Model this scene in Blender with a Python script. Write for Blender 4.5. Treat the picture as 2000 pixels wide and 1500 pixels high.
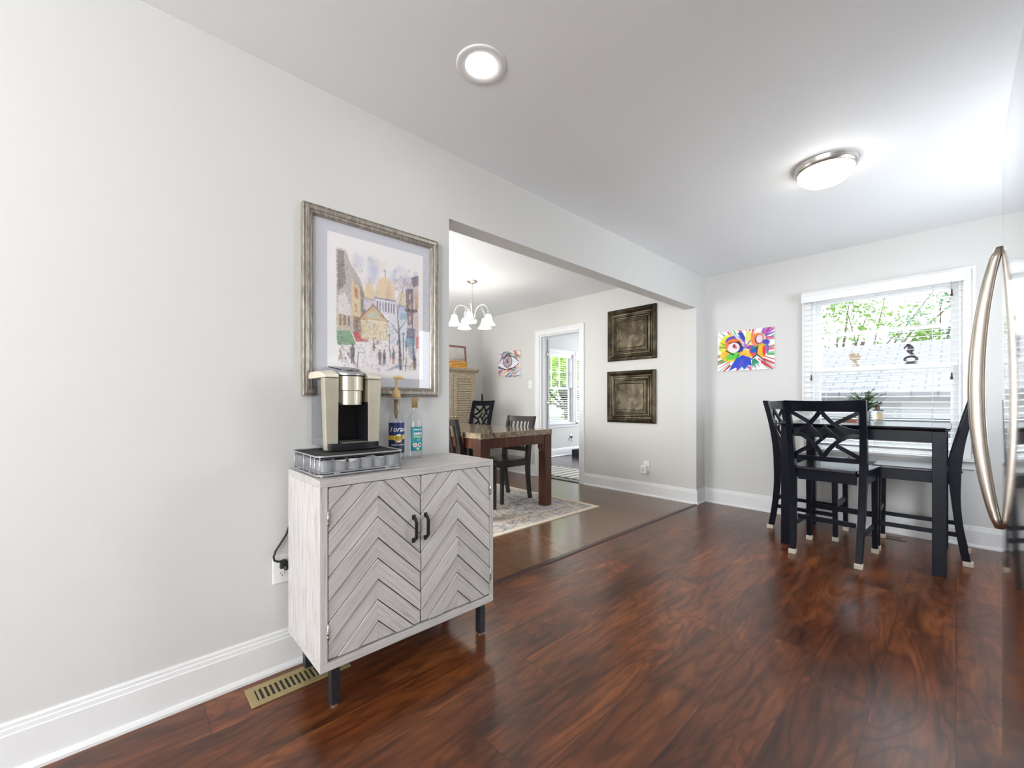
import bpy, bmesh, math, random
import numpy as np
from mathutils import Vector, Matrix, noise as mnoise

for o in list(bpy.data.objects):
    bpy.data.objects.remove(o, do_unlink=True)
SC = bpy.context.scene
COL = SC.collection
R = math.radians
random.seed(7)

# ------------------------------------------------------------------ camera
cam_d = bpy.data.cameras.new('camera')
cam_d.sensor_width = 36.0
cam_d.lens = 815.0 / 2000.0 * 36.0
cam_d.shift_y = 35.0 / 2000.0
cam_d.clip_start = 0.02
cam = bpy.data.objects.new('camera', cam_d)
COL.objects.link(cam)
cam.location = (1.886, 0.0, 1.084)
cam.rotation_euler = (R(90), 0, R(46.8))
SC.camera = cam

# ------------------------------------------------------------------ world, exposure
SC.view_settings.view_transform = 'Standard'
SC.view_settings.look = 'None'
SC.view_settings.gamma = 1.0
SC.view_settings.use_curve_mapping = False
SC.view_settings.exposure = 0.36
W = bpy.data.worlds.new('World')
SC.world = W
W.use_nodes = True
bgn = W.node_tree.nodes['Background']
bgn.inputs['Color'].default_value = (0.86, 0.93, 1.0, 1)
bgn.inputs['Strength'].default_value = 6.0

def lamp(name, typ, loc, power, color=(1, 1, 1), size=0.3, size_y=None, rot=(0, 0, 0), spread=None):
    l = bpy.data.lights.new(name, typ)
    l.energy = power
    l.color = color
    if typ == 'AREA':
        l.shape = 'RECTANGLE' if size_y else 'DISK'
        l.size = size
        if size_y:
            l.size_y = size_y
        if spread:
            l.spread = spread
    elif typ in ('POINT', 'SPOT'):
        l.shadow_soft_size = size
    o = bpy.data.objects.new(name, l)
    COL.objects.link(o)
    o.location = loc
    o.rotation_euler = rot
    return o

# portals guide the sky light through the window openings; most area lamps below are added fill, out of view
for nm, loc, sx, sy, rot in (('window_portal', (1.44, 4.83, 1.36), .95, 1.35, (R(90), 0, R(180))),
                             ('right_window_portal', (2.86, 3.3, 1.45), 1.1, 1.1, (R(90), 0, R(90))),
                             ('side_window_portal', (-3.71, 6.42, 1.36), .9, 1.4, (R(90), 0, R(-90))),
                             ('side_window_portal', (-3.71, 7.42, 1.36), .9, 1.4, (R(90), 0, R(-90)))):
    p_ = lamp(nm, 'AREA', loc, 1, (1, 1, 1), sx, sy, rot)
    p_.data.cycles.is_portal = True
lamp('rear_fill', 'AREA', (1.5, -5.06, 1.25), 62, (1.0, 0.99, 0.965), 1.8, 1.9, (R(128), 0, 0))  # added unseen lamp behind the viewpoint, tilted up to brighten the ceiling
lamp('dining_fill', 'AREA', (-1.9, 0.86, 1.45), 36, (1.0, 0.98, 0.94), 1.5, 1.3, (R(90), 0, 0))  # added unseen fill lamp on the near dining wall
lamp('patio_window_daylight', 'AREA', (2.84, 3.3, 1.45), 13, (0.88, 0.93, 1.0), 1.08, 1.08, (R(90), 0, R(90)))
lamp('right_rear_fill', 'AREA', (2.86, -2.8, 1.5), 78, (1.0, 0.995, 0.975), 1.5, 1.1, (R(122), 0, R(90)))  # added unseen lamp, tilted up to lift the left wall and ceiling
lamp('side_room_end_fill', 'AREA', (-1.9, 9.12, 1.45), 110, (0.86, 0.92, 1.0), 1.6, 1.4, (R(90), 0, R(180)))  # added lamp before the solid end wall, brightens the side room

# ------------------------------------------------------------------ mesh helpers
class MB:
    def __init__(s):
        s.v = []; s.f = []; s.m = []; s.sm = []
    def add(s, vs, fs, mi=0, smooth=False):
        b = len(s.v)
        s.v.extend([tuple(v) for v in vs])
        for f in fs:
            s.f.append([b + i for i in f]); s.m.append(mi); s.sm.append(smooth)
        return s
    def box(s, x0, x1, y0, y1, z0, z1, mi=0):
        v = [(x0, y0, z0), (x1, y0, z0), (x1, y1, z0), (x0, y1, z0), (x0, y0, z1), (x1, y0, z1), (x1, y1, z1), (x0, y1, z1)]
        f = [(0, 3, 2, 1), (4, 5, 6, 7), (0, 1, 5, 4), (1, 2, 6, 5), (2, 3, 7, 6), (3, 0, 4, 7)]
        return s.add(v, f, mi)
    def prism(s, pts, a0, a1, axis='z', mi=0):
        """pts 2D polygon; axis z: (x,y); axis x: (y,z); axis y: (x,z)"""
        def P(p, a):
            return {'z': (p[0], p[1], a), 'x': (a, p[0], p[1]), 'y': (p[0], a, p[1])}[axis]
        n = len(pts)
        ar = sum(pts[i][0] * pts[(i + 1) % n][1] - pts[(i + 1) % n][0] * pts[i][1] for i in range(n))
        if (ar < 0) != (axis == 'y'):
            pts = pts[::-1]
        v = [P(p, a0) for p in pts] + [P(p, a1) for p in pts]
        f = [tuple(range(n))[::-1], tuple(range(n, 2 * n))] + [(i, (i + 1) % n, n + (i + 1) % n, n + i) for i in range(n)]
        return s.add(v, f, mi)
    def tube(s, path, r, n=10, closed=False, mi=0, sq=False):
        """sweep a round (or square) section along a path; r number or list"""
        P = [Vector(p) for p in path]
        m = len(P)
        rs = r if isinstance(r, (list, tuple)) else [r] * m
        rings = []
        up = None
        for i in range(m):
            if closed:
                t = (P[(i + 1) % m] - P[i - 1]).normalized()
            else:
                t = (P[min(i + 1, m - 1)] - P[max(i - 1, 0)]).normalized()
            if up is None:
                up = Vector((0, 0, 1)) if abs(t.z) < 0.9 else Vector((1, 0, 0))
            a = t.cross(up)
            if a.length < 1e-6:
                a = t.cross(Vector((0, 1, 0)))
            a.normalize()
            b = a.cross(t).normalized()
            up = b
            k = 4 if sq else n
            off = math.pi / 4 if sq else 0
            mul = math.sqrt(2) if sq else 1
            rings.append([P[i] + (a * math.cos(2 * math.pi * j / k + off) + b * math.sin(2 * math.pi * j / k + off)) * rs[i] * mul for j in range(k)])
        k = 4 if sq else n
        v = [p for rg in rings for p in rg]
        f = []
        mm = m if closed else m - 1
        for i in range(mm):
            i2 = (i + 1) % m
            for j in range(k):
                j2 = (j + 1) % k
                f.append((i * k + j2, i * k + j, i2 * k + j, i2 * k + j2))
        if not closed:
            f.append(tuple(range(k)))
            f.append(tuple(range((m - 1) * k, m * k))[::-1])
        return s.add(v, f, mi, not sq)
    def lathe(s, prof, cx=0, cy=0, cz=0, n=28, mi=0, a0=0, a1=2 * math.pi, smooth=True):
        full = abs(a1 - a0 - 2 * math.pi) < 1e-6
        cols = n if full else n + 1
        v = []
        for (r, z) in prof:
            for j in range(cols):
                a = a0 + (a1 - a0) * j / n
                v.append((cx + r * math.cos(a), cy + r * math.sin(a), cz + z))
        f = []
        for i in range(len(prof) - 1):
            for j in range(n):
                j2 = (j + 1) % cols
                f.append((i * cols + j, i * cols + j2, (i + 1) * cols + j2, (i + 1) * cols + j))
        return s.add(v, f, mi, smooth)
    def cyl(s, cx, cy, z0, z1, r, n=20, mi=0):
        v = [(cx + r * math.cos(2 * math.pi * j / n), cy + r * math.sin(2 * math.pi * j / n), z) for z in (z0, z1) for j in range(n)]
        f = [(j, (j + 1) % n, n + (j + 1) % n, n + j) for j in range(n)]
        s.add(v, f, mi, True)
        s.add(v, [tuple(range(n))[::-1], tuple(range(n, 2 * n))], mi, False)
        return s
    def xform(s, M):
        s.v = [tuple(M @ Vector(v)) for v in s.v]
        return s
    def build(s, name, mats, parent=None, bevel=None, seg=2, subsurf=0):
        me = bpy.data.meshes.new(name)
        me.from_pydata(s.v, [], s.f)
        if not isinstance(mats, (list, tuple)):
            mats = [mats]
        for m in mats:
            me.materials.append(m)
        for p, mi, sm in zip(me.polygons, s.m, s.sm):
            p.material_index = mi
            p.use_smooth = sm
        me.update()
        o = bpy.data.objects.new(name, me)
        COL.objects.link(o)
        if parent:
            o.parent = parent
        if bevel:
            b = o.modifiers.new('bevel', 'BEVEL'); b.width = bevel; b.segments = seg; b.limit_method = 'ANGLE'; b.angle_limit = R(40)
        if subsurf:
            b = o.modifiers.new('sub', 'SUBSURF'); b.levels = subsurf; b.render_levels = subsurf
        return o

def tag(o, label=None, cat=None, group=None, kind=None):
    if label: o['label'] = label
    if cat: o['category'] = cat
    if group: o['group'] = group
    if kind: o['kind'] = kind
    return o
def thing(name, label, cat, loc=(0, 0, 0), rz=0, group=None):
    o = bpy.data.objects.new(name, None)
    o.empty_display_size = 0.05
    COL.objects.link(o); o.location = loc; o.rotation_euler = (0, 0, rz)
    return tag(o, label, cat, group)
def struct(name, mb, m, **k):
    return tag(mb.build(name, m, **k), kind='structure')
def copy_tree(o, parent=None):
    kids = [c for c in COL.objects if c.parent == o]
    c = o.copy(); COL.objects.link(c)
    c.parent = parent
    for k in kids:
        copy_tree(k, c)
    return c

# ------------------------------------------------------------------ material helpers
def srgb(r, g, b):
    f = lambda c: (c / 255 / 12.92) if c / 255 <= 0.04045 else ((c / 255 + 0.055) / 1.055) ** 2.4
    return (f(r), f(g), f(b), 1)
class NT:
    def __init__(s, name):
        s.mat = bpy.data.materials.new(name); s.mat.use_nodes = True
        s.t = s.mat.node_tree; s.n = s.t.nodes
        s.bsdf = s.n['Principled BSDF']; s.out = s.n['Material Output']
    def node(s, typ, ins=None, **attrs):
        nd = s.n.new(typ)
        for k, v in attrs.items(): setattr(nd, k, v)
        for k, v in (ins or {}).items():
            if hasattr(v, 'is_output') or isinstance(v, bpy.types.NodeSocket): s.t.links.new(v, nd.inputs[k])
            else: nd.inputs[k].default_value = v
        return nd
    def math(s, op, a, b=0.0, c=None, clamp=False):
        nd = s.node('ShaderNodeMath', operation=op, use_clamp=clamp)
        for i, v in enumerate([a, b, c]):
            if v is None: continue
            if isinstance(v, bpy.types.NodeSocket): s.t.links.new(v, nd.inputs[i])
            else: nd.inputs[i].default_value = v
        return nd.outputs[0]
    def ramp(s, fac, stops, interp='LINEAR'):
        nd = s.node('ShaderNodeValToRGB', {'Fac': fac})
        cr = nd.color_ramp; cr.interpolation = interp
        while len(cr.elements) < len(stops): cr.elements.new(0.5)
        for e, (p, c) in zip(cr.elements, stops):
            e.position = p; e.color = c if len(c) == 4 else (*c, 1)
        return nd.outputs['Color']
    def mix(s, fac, a, b, blend='MIX'):
        nd = s.node('ShaderNodeMix', data_type='RGBA', blend_type=blend)
        for i, v in ((0, fac), (6, a), (7, b)):
            if isinstance(v, bpy.types.NodeSocket): s.t.links.new(v, nd.inputs[i])
            else: nd.inputs[i].default_value = v
        return nd.outputs[2]
    def coord(s, which='Object', scale=(1, 1, 1), rot=(0, 0, 0)):
        tc = s.node('ShaderNodeTexCoord')
        mp = s.node('ShaderNodeMapping', {'Vector': tc.outputs[which]})
        mp.inputs['Scale'].default_value = scale; mp.inputs['Rotation'].default_value = rot
        return mp.outputs[0]
    def noise(s, vec, scale=5, detail=4, rough=0.5, dist=0.0, out='Fac'):
        return s.node('ShaderNodeTexNoise', {'Vector': vec, 'Scale': scale, 'Detail': detail, 'Roughness': rough, 'Distortion': dist}).outputs[out]
    def set(s, **k):
        for key, v in k.items():
            i = s.bsdf.inputs[key.replace('_', ' ')]
            if isinstance(v, bpy.types.NodeSocket): s.t.links.new(v, i)
            else: i.default_value = v
        return s
    def bump(s, h, strength=0.2, dist=0.01):
        b = s.node('ShaderNodeBump', {'Height': h, 'Strength': strength, 'Distance': dist})
        s.t.links.new(b.outputs[0], s.bsdf.inputs['Normal'])
        return s

def plain(name, col, rough=0.5, metal=0.0, var=0.06, scale=30, spec=0.5, bump=0.0, **k):
    n = NT(name)
    v = n.coord()
    f = n.noise(v, scale, 3)
    lo = tuple(c * (1 - var) for c in col[:3]) + (1,); hi = tuple(min(1, c * (1 + var)) for c in col[:3]) + (1,)
    n.set(Base_Color=n.ramp(f, [(0.3, lo), (0.7, hi)]), Roughness=rough, Metallic=metal, Specular_IOR_Level=spec, **k)
    if bump: n.bump(f, bump, 0.002)
    return n.mat
def emit(name, col, strength):
    n = NT(name); n.set(Base_Color=(0.9, 0.9, 0.9, 1), Emission_Color=col, Emission_Strength=strength)
    return n.mat
def thin_glass(name, tint=(0.97, 0.985, 0.98, 1), rough=0.02, refl=1.0):
    n = NT(name)
    tr = n.node('ShaderNodeBsdfTransparent', {'Color': tint})
    gl = n.node('ShaderNodeBsdfGlossy', {'Roughness': rough})
    lw = n.node('ShaderNodeLayerWeight', {'Blend': .5})
    fa = n.math('MULTIPLY_ADD', n.math('POWER', lw.outputs['Facing'], 5.0), .95 * refl, .04 * refl, clamp=True)
    mx = n.node('ShaderNodeMixShader', {0: fa, 1: tr.outputs[0], 2: gl.outputs[0]})
    n.t.links.new(mx.outputs[0], n.out.inputs['Surface'])
    return n.mat

def wall_mat(name, col):
    n = NT(name); v = n.coord()
    f = n.noise(v, 2.0, 3); g = n.noise(v, 220, 2)
    n.set(Base_Color=n.ramp(f, [(0.3, tuple(c * .985 for c in col[:3]) + (1,)), (0.7, col)]), Roughness=0.62, Specular_IOR_Level=0.3)
    n.bump(g, 0.05, 0.001)
    return n.mat
M = {}
M['wall'] = wall_mat('wall_paint', (0.66, 0.655, 0.638, 1))
M['wall_dining'] = wall_mat('dining_paint', (0.65, 0.64, 0.605, 1))
M['ceiling'] = wall_mat('ceiling_paint', (0.87, 0.885, 0.895, 1))
M['trim'] = plain('white_trim', (0.80, 0.80, 0.80), 0.35, var=0.01)
M['plastic_white'] = plain('white_plastic', (0.82, 0.82, 0.80), 0.3, var=0.01)
M['black'] = plain('black_metal', (0.012, 0.012, 0.014), 0.35, var=0.2)
M['blackplastic'] = plain('black_plastic', (0.02, 0.02, 0.022), 0.45, var=0.1)
M['nickel'] = plain('brushed_nickel', (0.62, 0.59, 0.55), 0.28, 1.0, 0.05)
M['chrome'] = plain('chrome', (0.75, 0.75, 0.76), 0.12, 1.0, 0.02)
M['glass'] = thin_glass('clear_glass')
M['pane'] = thin_glass('window_glass', (0.98, 0.99, 0.985, 1), 0.0, 0.12)
M['wire'] = plain('silver_wire', (0.50, 0.51, 0.53), 0.35, 0.7, 0.05)

def floor_mat(name, along='y', tint=1.0):
    n = NT(name)
    tc = n.node('ShaderNodeTexCoord')
    sp = n.node('ShaderNodeSeparateXYZ', {0: tc.outputs['Object']})
    X, Y = sp.outputs[0], sp.outputs[1]
    if along == 'x': X, Y = Y, X
    wdt, ln = 0.2075, 1.25
    u = n.math('DIVIDE', n.math('ADD', X, 20 * wdt - 0.64), wdt)
    iu = n.math('FLOOR', u); fu = n.math('FRACT', u)
    wn = n.node('ShaderNodeTexWhiteNoise', {'W': iu}, noise_dimensions='1D')
    w = n.math('DIVIDE', n.math('ADD', n.math('ADD', Y, 20.0), n.math('MULTIPLY', wn.outputs['Value'], ln)), ln)
    iw = n.math('FLOOR', w); fw_ = n.math('FRACT', w)
    idv = n.node('ShaderNodeCombineXYZ', {0: iu, 1: iw})
    pid = n.node('ShaderNodeTexWhiteNoise', {'Vector': idv.outputs[0]}, noise_dimensions='2D').outputs['Value']
    gx = n.math('ADD', X, n.math('MULTIPLY', pid, 37.0))
    gy = n.math('ADD', Y, n.math('MULTIPLY', pid, 53.0))
    v1 = n.node('ShaderNodeCombineXYZ', {0: n.math('MULTIPLY', gx, 6.4), 1: n.math('MULTIPLY', gy, 1.55)}).outputs[0]
    big = n.noise(v1, 1.1, 7, 0.66, 0.6)
    # cathedral rings: contour lines of a slow field
    v2 = n.node('ShaderNodeCombineXYZ', {0: n.math('MULTIPLY', gx, 4.2), 1: n.math('MULTIPLY', gy, 0.95)}).outputs[0]
    fld = n.noise(v2, 1.1, 2.5, 0.45, 0.4)
    ring = n.math('SINE', n.math('MULTIPLY', fld, 85.0))
    ring = n.math('MULTIPLY_ADD', ring, 0.5, 0.5)
    v3 = n.node('ShaderNodeCombineXYZ', {0: n.math('MULTIPLY', gx, 40.0), 1: n.math('MULTIPLY', gy, 2.6)}).outputs[0]
    fine = n.noise(v3, 1.0, 3, 0.6, 0.3)
    base = n.ramp(big, [(0.28, srgb(58, 28, 16)), (0.42, srgb(88, 46, 23)), (0.55, srgb(112, 61, 30)), (0.72, srgb(146, 88, 45))])
    rc = n.ramp(ring, [(0.0, (0.50, 0.46, 0.44, 1)), (0.40, (1, 1, 1, 1)), (1, (1.0, 1.0, 1.0, 1))])
    c = n.mix(0.75, base, rc, 'MULTIPLY')
    fc = n.ramp(fine, [(0.30, (0.42, 0.36, 0.33, 1)), (0.56, (1.05, 1.04, 1.03, 1))])
    c = n.mix(0.75, c, fc, 'MULTIPLY')
    pt = n.ramp(pid, [(0.0, (0.74, 0.70, 0.68, 1)), (0.5, (0.95, 0.93, 0.92, 1)), (1.0, (1.18, 1.13, 1.06, 1))])
    c = n.mix(1.0, c, pt, 'MULTIPLY')
    if tint != 1.0:
        c = n.mix(0.66, c, srgb(112, 88, 68))
    e1 = n.math('LESS_THAN', n.math('MINIMUM', fu, n.math('SUBTRACT', 1.0, fu)), 0.006)
    e2 = n.math('LESS_THAN', n.math('MINIMUM', fw_, n.math('SUBTRACT', 1.0, fw_)), 0.0011)
    edge = n.math('MAXIMUM', e1, e2)
    c = n.mix(n.math('MULTIPLY', edge, 0.75), c, (0.012, 0.007, 0.005, 1))
    rr = n.math('MULTIPLY_ADD', big, 0.10, 0.115)
    n.set(Base_Color=c, Roughness=0.277 if along == 'y' else 0.20, Specular_IOR_Level=0.68)
    h = n.math('ADD', n.math('MULTIPLY', fine, 0.35), n.math('MULTIPLY', big, 0.5))
    h = n.math('SUBTRACT', h, edge)
    n.bump(fine, 0.05, 0.001)
    return n.mat
M['floor'] = floor_mat('laminate_floor')
M['floor_dining'] = floor_mat('dining_laminate', 'x', 0.9)
M['floor_side'] = plain('side_room_floor', srgb(78, 66, 60)[:3], 0.22, var=0.15, scale=6)

# ------------------------------------------------------------------ room shell
LX, YF, YD = -3.57, 4.66, 4.45
YB = -5.0
XR = 2.78
H, HD = 2.44, 2.48
ywd = 0.95            # dining room near wall
struct('floor', MB().box(0, XR, YB, YF, -0.08, 0), M['floor'])
struct('floor', MB().box(LX, 0, ywd, YD, -0.08, 0), M['floor_dining'])
struct('floor', MB().box(LX, -0.3, YD, 9.2, -0.08, -0.004), M['floor_side'])
struct('ceiling', MB().box(0, XR, YB, YF, H, H + 0.1), M['ceiling'])
struct('ceiling', MB().box(LX, -0.125, ywd, YD, HD, HD + 0.1), M['ceiling'])
struct('ceiling', MB().box(LX, -0.3, YD + .13, 9.2, H, H + 0.1), M['ceiling'])
# left wall with the wide opening
struct('wall_left', MB().prism([(YB - .1, 0), (1.302, 0), (1.302, 2.08), (YD, 2.08), (YD, 2.6), (YB - .1, 2.6)], -0.125, 0, 'x'), M['wall'])
# far wall (kitchen window) + the jog
def wall_with_hole(x0, x1, z0, z1, hx0, hx1, hz0, hz1, y0, y1, extra=None, axis='y'):
    mb = MB()
    def bx(a0, a1, b0, b1):
        if axis == 'y': mb.box(a0, a1, y0, y1, b0, b1)
        else: mb.box(y0, y1, a0, a1, b0, b1)
    bx(x0, hx0, z0, z1); bx(hx1, x1, z0, z1)
    bx(hx0, hx1, hz1, z1)
    if hz0 > z0: bx(hx0, hx1, z0, hz0)
    return mb
WX0, WX1, WZ0, WZ1 = 0.965, 1.92, 0.66, 2.035
mb = wall_with_hole(0, XR, 0, 2.6, WX0, WX1, WZ0, WZ1, YF, YF + 0.15)
mb.box(-0.125, 0, YD, YF + .15, 0, 2.6)
struct('wall_far', mb, M['wall'])
DX0, DX1, DZ = -2.264, -1.532, 2.045
mb = wall_with_hole(LX, -0.125, 0, 2.6, DX0, DX1, 0, DZ, YD, YD + 0.13)
struct('wall_dining_far', mb, M['wall_dining'])
mb = wall_with_hole(.5, YF + .15, 0, 2.6, 2.75, 3.85, .9, 2.0, XR, XR + .1, axis='x')
mb2 = wall_with_hole(YB, .5, 0, 2.6, -3.6, -2.0, .9, 2.1, XR, XR + .1, axis='x')  # second opening added for the right rear fill lamp
mb.add(mb2.v, mb2.f)
struct('wall_right', mb, M['wall'])
mb = wall_with_hole(-0.125, XR, 0, 2.6, 0.6, 2.4, 0.3, 2.2, YB - .1, YB)
struct('wall_back', mb, M['wall'])
mb = wall_with_hole(LX, -0.125, 0, 2.6, -2.65, -1.15, 0.8, 2.1, ywd - .12, ywd)
struct('wall_dining_near', mb, M['wall_dining'])
SW = [(5.98, 6.86), (6.98, 7.86)]
mb = MB()
mb.box(LX - .12, LX, ywd - .12, 5.98, 0, 2.6).box(LX - .12, LX, 6.86, 6.98, 0, 2.6).box(LX - .12, LX, 7.86, 9.3, 0, 2.6)
for a, b in SW:
    mb.box(LX - .12, LX, a, b, 0, 0.66).box(LX - .12, LX, a, b, 2.07, 2.6)
struct('wall_dining_left', mb, M['wall_dining'])
struct('wall_side_room', MB().box(LX, -0.3, 9.2, 9.3, 0, 2.6).box(-0.3, -0.2, YD + .13, 9.3, 0, 2.6), M['wall'])

# baseboards
PROF = [(0, 0), (.027, 0), (.027, .010), (.021, .020), (.0145, .022), (.0145, .121), (.012, .124), (.0105, .137), (.007, .1395), (.007, .149), (.004, .155), (0, .155)]
def sweep(path, prof=PROF):
    """mitred moulding along a floor path; the room lies to the right of travel"""
    mb = MB(); n = len(path); P = [Vector(p) for p in path]
    rows = []
    for i, p in enumerate(P):
        nn = []
        if i > 0: d = (P[i] - P[i - 1]).normalized(); nn.append(Vector((d.y, -d.x)))
        if i < n - 1: d = (P[i + 1] - P[i]).normalized(); nn.append(Vector((d.y, -d.x)))
        m = nn[0] if len(nn) == 1 else (nn[0] + nn[1]) / (1 + nn[0].dot(nn[1]))
        rows.append([(p.x + m.x * o, p.y + m.y * o, z) for (o, z) in prof])
    k = len(prof)
    v = [q for r in rows for q in r]
    f = [(i * k + j, (i + 1) * k + j, (i + 1) * k + (j + 1) % k, i * k + (j + 1) % k) for i in range(n - 1) for j in range(k)]
    f += [tuple(range(k)), tuple(range((n - 1) * k, n * k))[::-1]]
    return mb.add(v, f)
struct('baseboard_left', sweep([(0, YB), (0, 1.302), (-.125, 1.302), (-.125, ywd)]), M['trim'])
struct('baseboard_far', sweep([(-1.456, YD), (0, YD), (0, YF), (XR, YF)]), M['trim'])
struct('baseboard_dining', sweep([(LX, ywd), (LX, YD), (-2.342, YD)]), M['trim'])
struct('baseboard_side_room', sweep([(LX, YD + .13), (LX, 9.2), (-.3, 9.2)]), M['trim'])
# threshold strip between the two floors
tm = plain('threshold_wood', srgb(58, 30, 24)[:3], 0.3, var=0.15)
struct('trim_1', MB().prism([(-.024, 0), (.024, 0), (.016, .007), (-.016, .007)], 1.305, YD - .001, 'y'), tm)
# door casing + jamb
mb = MB()
cw = .076
for ys, ye in ((YD - .018, YD), (YD + .13, YD + .148)):
    mb.box(DX0 - cw, DX0, ys, ye, 0, DZ + cw).box(DX1, DX1 + cw, ys, ye, 0, DZ + cw).box(DX0, DX1, ys, ye, DZ, DZ + cw)
    s_ = -0.006 if ys < YD else 0.0
    if ys < YD:
        mb.box(DX0 - cw, DX0 - cw + .02, ys - .008, ys, 0, DZ + cw).box(DX1 + cw - .02, DX1 + cw, ys - .008, ys, 0, DZ + cw).box(DX0 - cw + .02, DX1 + cw - .02, ys - .008, ys, DZ + cw - .02, DZ + cw)
mb.box(DX0, DX0 + .02, YD, YD + .13, 0, DZ).box(DX1 - .02, DX1, YD, YD + .13, 0, DZ).box(DX0 + .02, DX1 - .02, YD, YD + .13, DZ - .02, DZ)
mb.box(DX0 + .02, DX0 + .032, YD + .06, YD + .09, 0, DZ - .02).box(DX1 - .032, DX1 - .02, YD + .06, YD + .09, 0, DZ - .02)
struct('trim_2', mb, M['trim'], bevel=.002)
struct('trim_3', MB().box(DX0 + .02, DX1 - .02, YD + .01, YD + .12, 0, .009), plain('door_threshold', srgb(45, 40, 38)[:3], 0.3))
# open door leaf, folded back behind the wall
d = struct('door_1', MB().box(DX0 - .70, DX0 + .012, YD + .165, YD + .20, .012, DZ - .025), M['trim'])
for z in (.28, 1.07, 1.79):
    h = MB().box(DX0 + .0205, DX0 + .024, YD + .095, YD + .128, z - .045, z + .045)
    h.box(DX0 + .0125, DX0 + .0155, YD + .166, YD + .196, z - .045, z + .045)
    h.tube([(DX0 + .030, YD + .146, z - .047), (DX0 + .030, YD + .146, z + .047)], .007, 8)
    h.box(DX0 + .018, DX0 + .030, YD + .120, YD + .146, z - .04, z + .04)
    h.build('hinge', M['nickel'], d)

# ------------------------------------------------------------------ windows
def window(name, ax, a0, a1, z0, z1, w0, w1, inward, mid, extra_rail=None):
    """double hung window. ax 'y' -> wall runs along x ; ax 'x' -> wall runs along y.  w0 inner face, w1 outer face"""
    root = bpy.data.objects.new(name, None); COL.objects.link(root); tag(root, kind='structure')
    s = 1 if w1 > w0 else -1
    def bx(mb, a, b, wa, wb, za, zb):
        wa, wb = sorted((wa, wb))
        if ax == 'y': mb.box(a, b, wa, wb, za, zb)
        else: mb.box(wa, wb, a, b, za, zb)
    c = .065
    mb = MB()
    bx(mb, a0 - c, a0, w0 - s * .018, w0, z0, z1 + c); bx(mb, a1, a1 + c, w0 - s * .018, w0, z0, z1 + c); bx(mb, a0, a1, w0 - s * .018, w0, z1, z1 + c)
    bx(mb, a0 - c, a0 - c + .018, w0 - s * .026, w0 - s * .018, z0, z1 + c); bx(mb, a1 + c - .018, a1 + c, w0 - s * .026, w0 - s * .018, z0, z1 + c)
    bx(mb, a0 - c + .018, a1 + c - .018, w0 - s * .026, w0 - s * .018, z1 + c - .018, z1 + c)
    mb.build('window_casing', M['trim'], root, bevel=.002)
    mb = MB()
    bx(mb, a0 - c - .03, a1 + c + .03, w0 - s * .055, w0, z0 - .025, z0); bx(mb, a0, a1, w0, w1, z0 - .0, z0 + .012)
    bx(mb, a0 - c, a1 + c, w0 - s * .016, w0, z0 - .085, z0 - .025)
    mb.build('window_sill', M['trim'], root, bevel=.003)
    mb = MB()
    t = .02
    bx(mb, a0, a0 + t, w0, w1, z0 + .012, z1); bx(mb, a1 - t, a1, w0, w1, z0 + .012, z1); bx(mb, a0 + t, a1 - t, w0, w1, z1 - t, z1)
    mb.build('window_frame', M['trim'], root)
    for nm, za, zb, wa in (('lower_sash', z0 + .012, mid + .02, w0 + s * .045), ('upper_sash', mid - .02, z1 - t, w0 + s * .085)):
        mb = MB(); q = .045
        wb = wa + s * .03
        bx(mb, a0 + t, a0 + t + q, wa, wb, za, zb); bx(mb, a1 - t - q, a1 - t, wa, wb, za, zb)
        bx(mb, a0 + t + q, a1 - t - q, wa, wb, za, za + .04); bx(mb, a0 + t + q, a1 - t - q, wa, wb, zb - .035, zb)
        if nm == 'upper_sash' and extra_rail:
            bx(mb, a0 + t + q, a1 - t - q, wa, wb, extra_rail - .014, extra_rail + .014)
        so = mb.build(nm, M['trim'], root)
        mb = MB()
        bx(mb, a0 + t + q, a1 - t - q, wa + s * .012, wa + s * .016, za + .04, zb - .035)
        mb.build('pane', M['pane'], so)
    return root
w1 = window('window_1', 'y', WX0, WX1, WZ0, WZ1, YF, YF + .15, -1, 1.372, 1.69)
# meeting-rail ledge where the carvings stand
MB().box(WX0 + .02, WX1 - .02, YF + .012, YF + .045, 1.372, 1.392).build('window_ledge', M['trim'], w1)
w2 = window('window_2', 'x', SW[0][0], SW[0][1], .66, 2.07, LX, LX - .12, 1, 1.36)
w3 = window('window_3', 'x', SW[1][0], SW[1][1], .66, 2.07, LX, LX - .12, 1, 1.36)
def muntins(root, a0, a1):
    mb = MB()
    for z in (1.36 + .335,):
        mb.box(LX - .108, LX - .092, a0 + .065, a1 - .065, z - .01, z + .01)
    for k in (1, 2):
        a = a0 + .065 + (a1 - a0 - .13) * k / 3
        mb.box(LX - .108, LX - .092, a - .009, a + .009, 1.40, 2.0)
    mb.build('muntins', M['trim'], root)
muntins(w2, *SW[0]); muntins(w3, *SW[1])
slat_m = NT('blind_slat'); slat_m.set(Base_Color=(0.80, 0.80, 0.80, 1), Roughness=0.4, Transmission_Weight=0.0)
slat_m = slat_m.mat
cord_m = plain('blind_cord', (0.75, 0.75, 0.73), 0.7)
tass_m = plain('tassel_wood', (0.10, 0.05, 0.035), 0.5)
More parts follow.
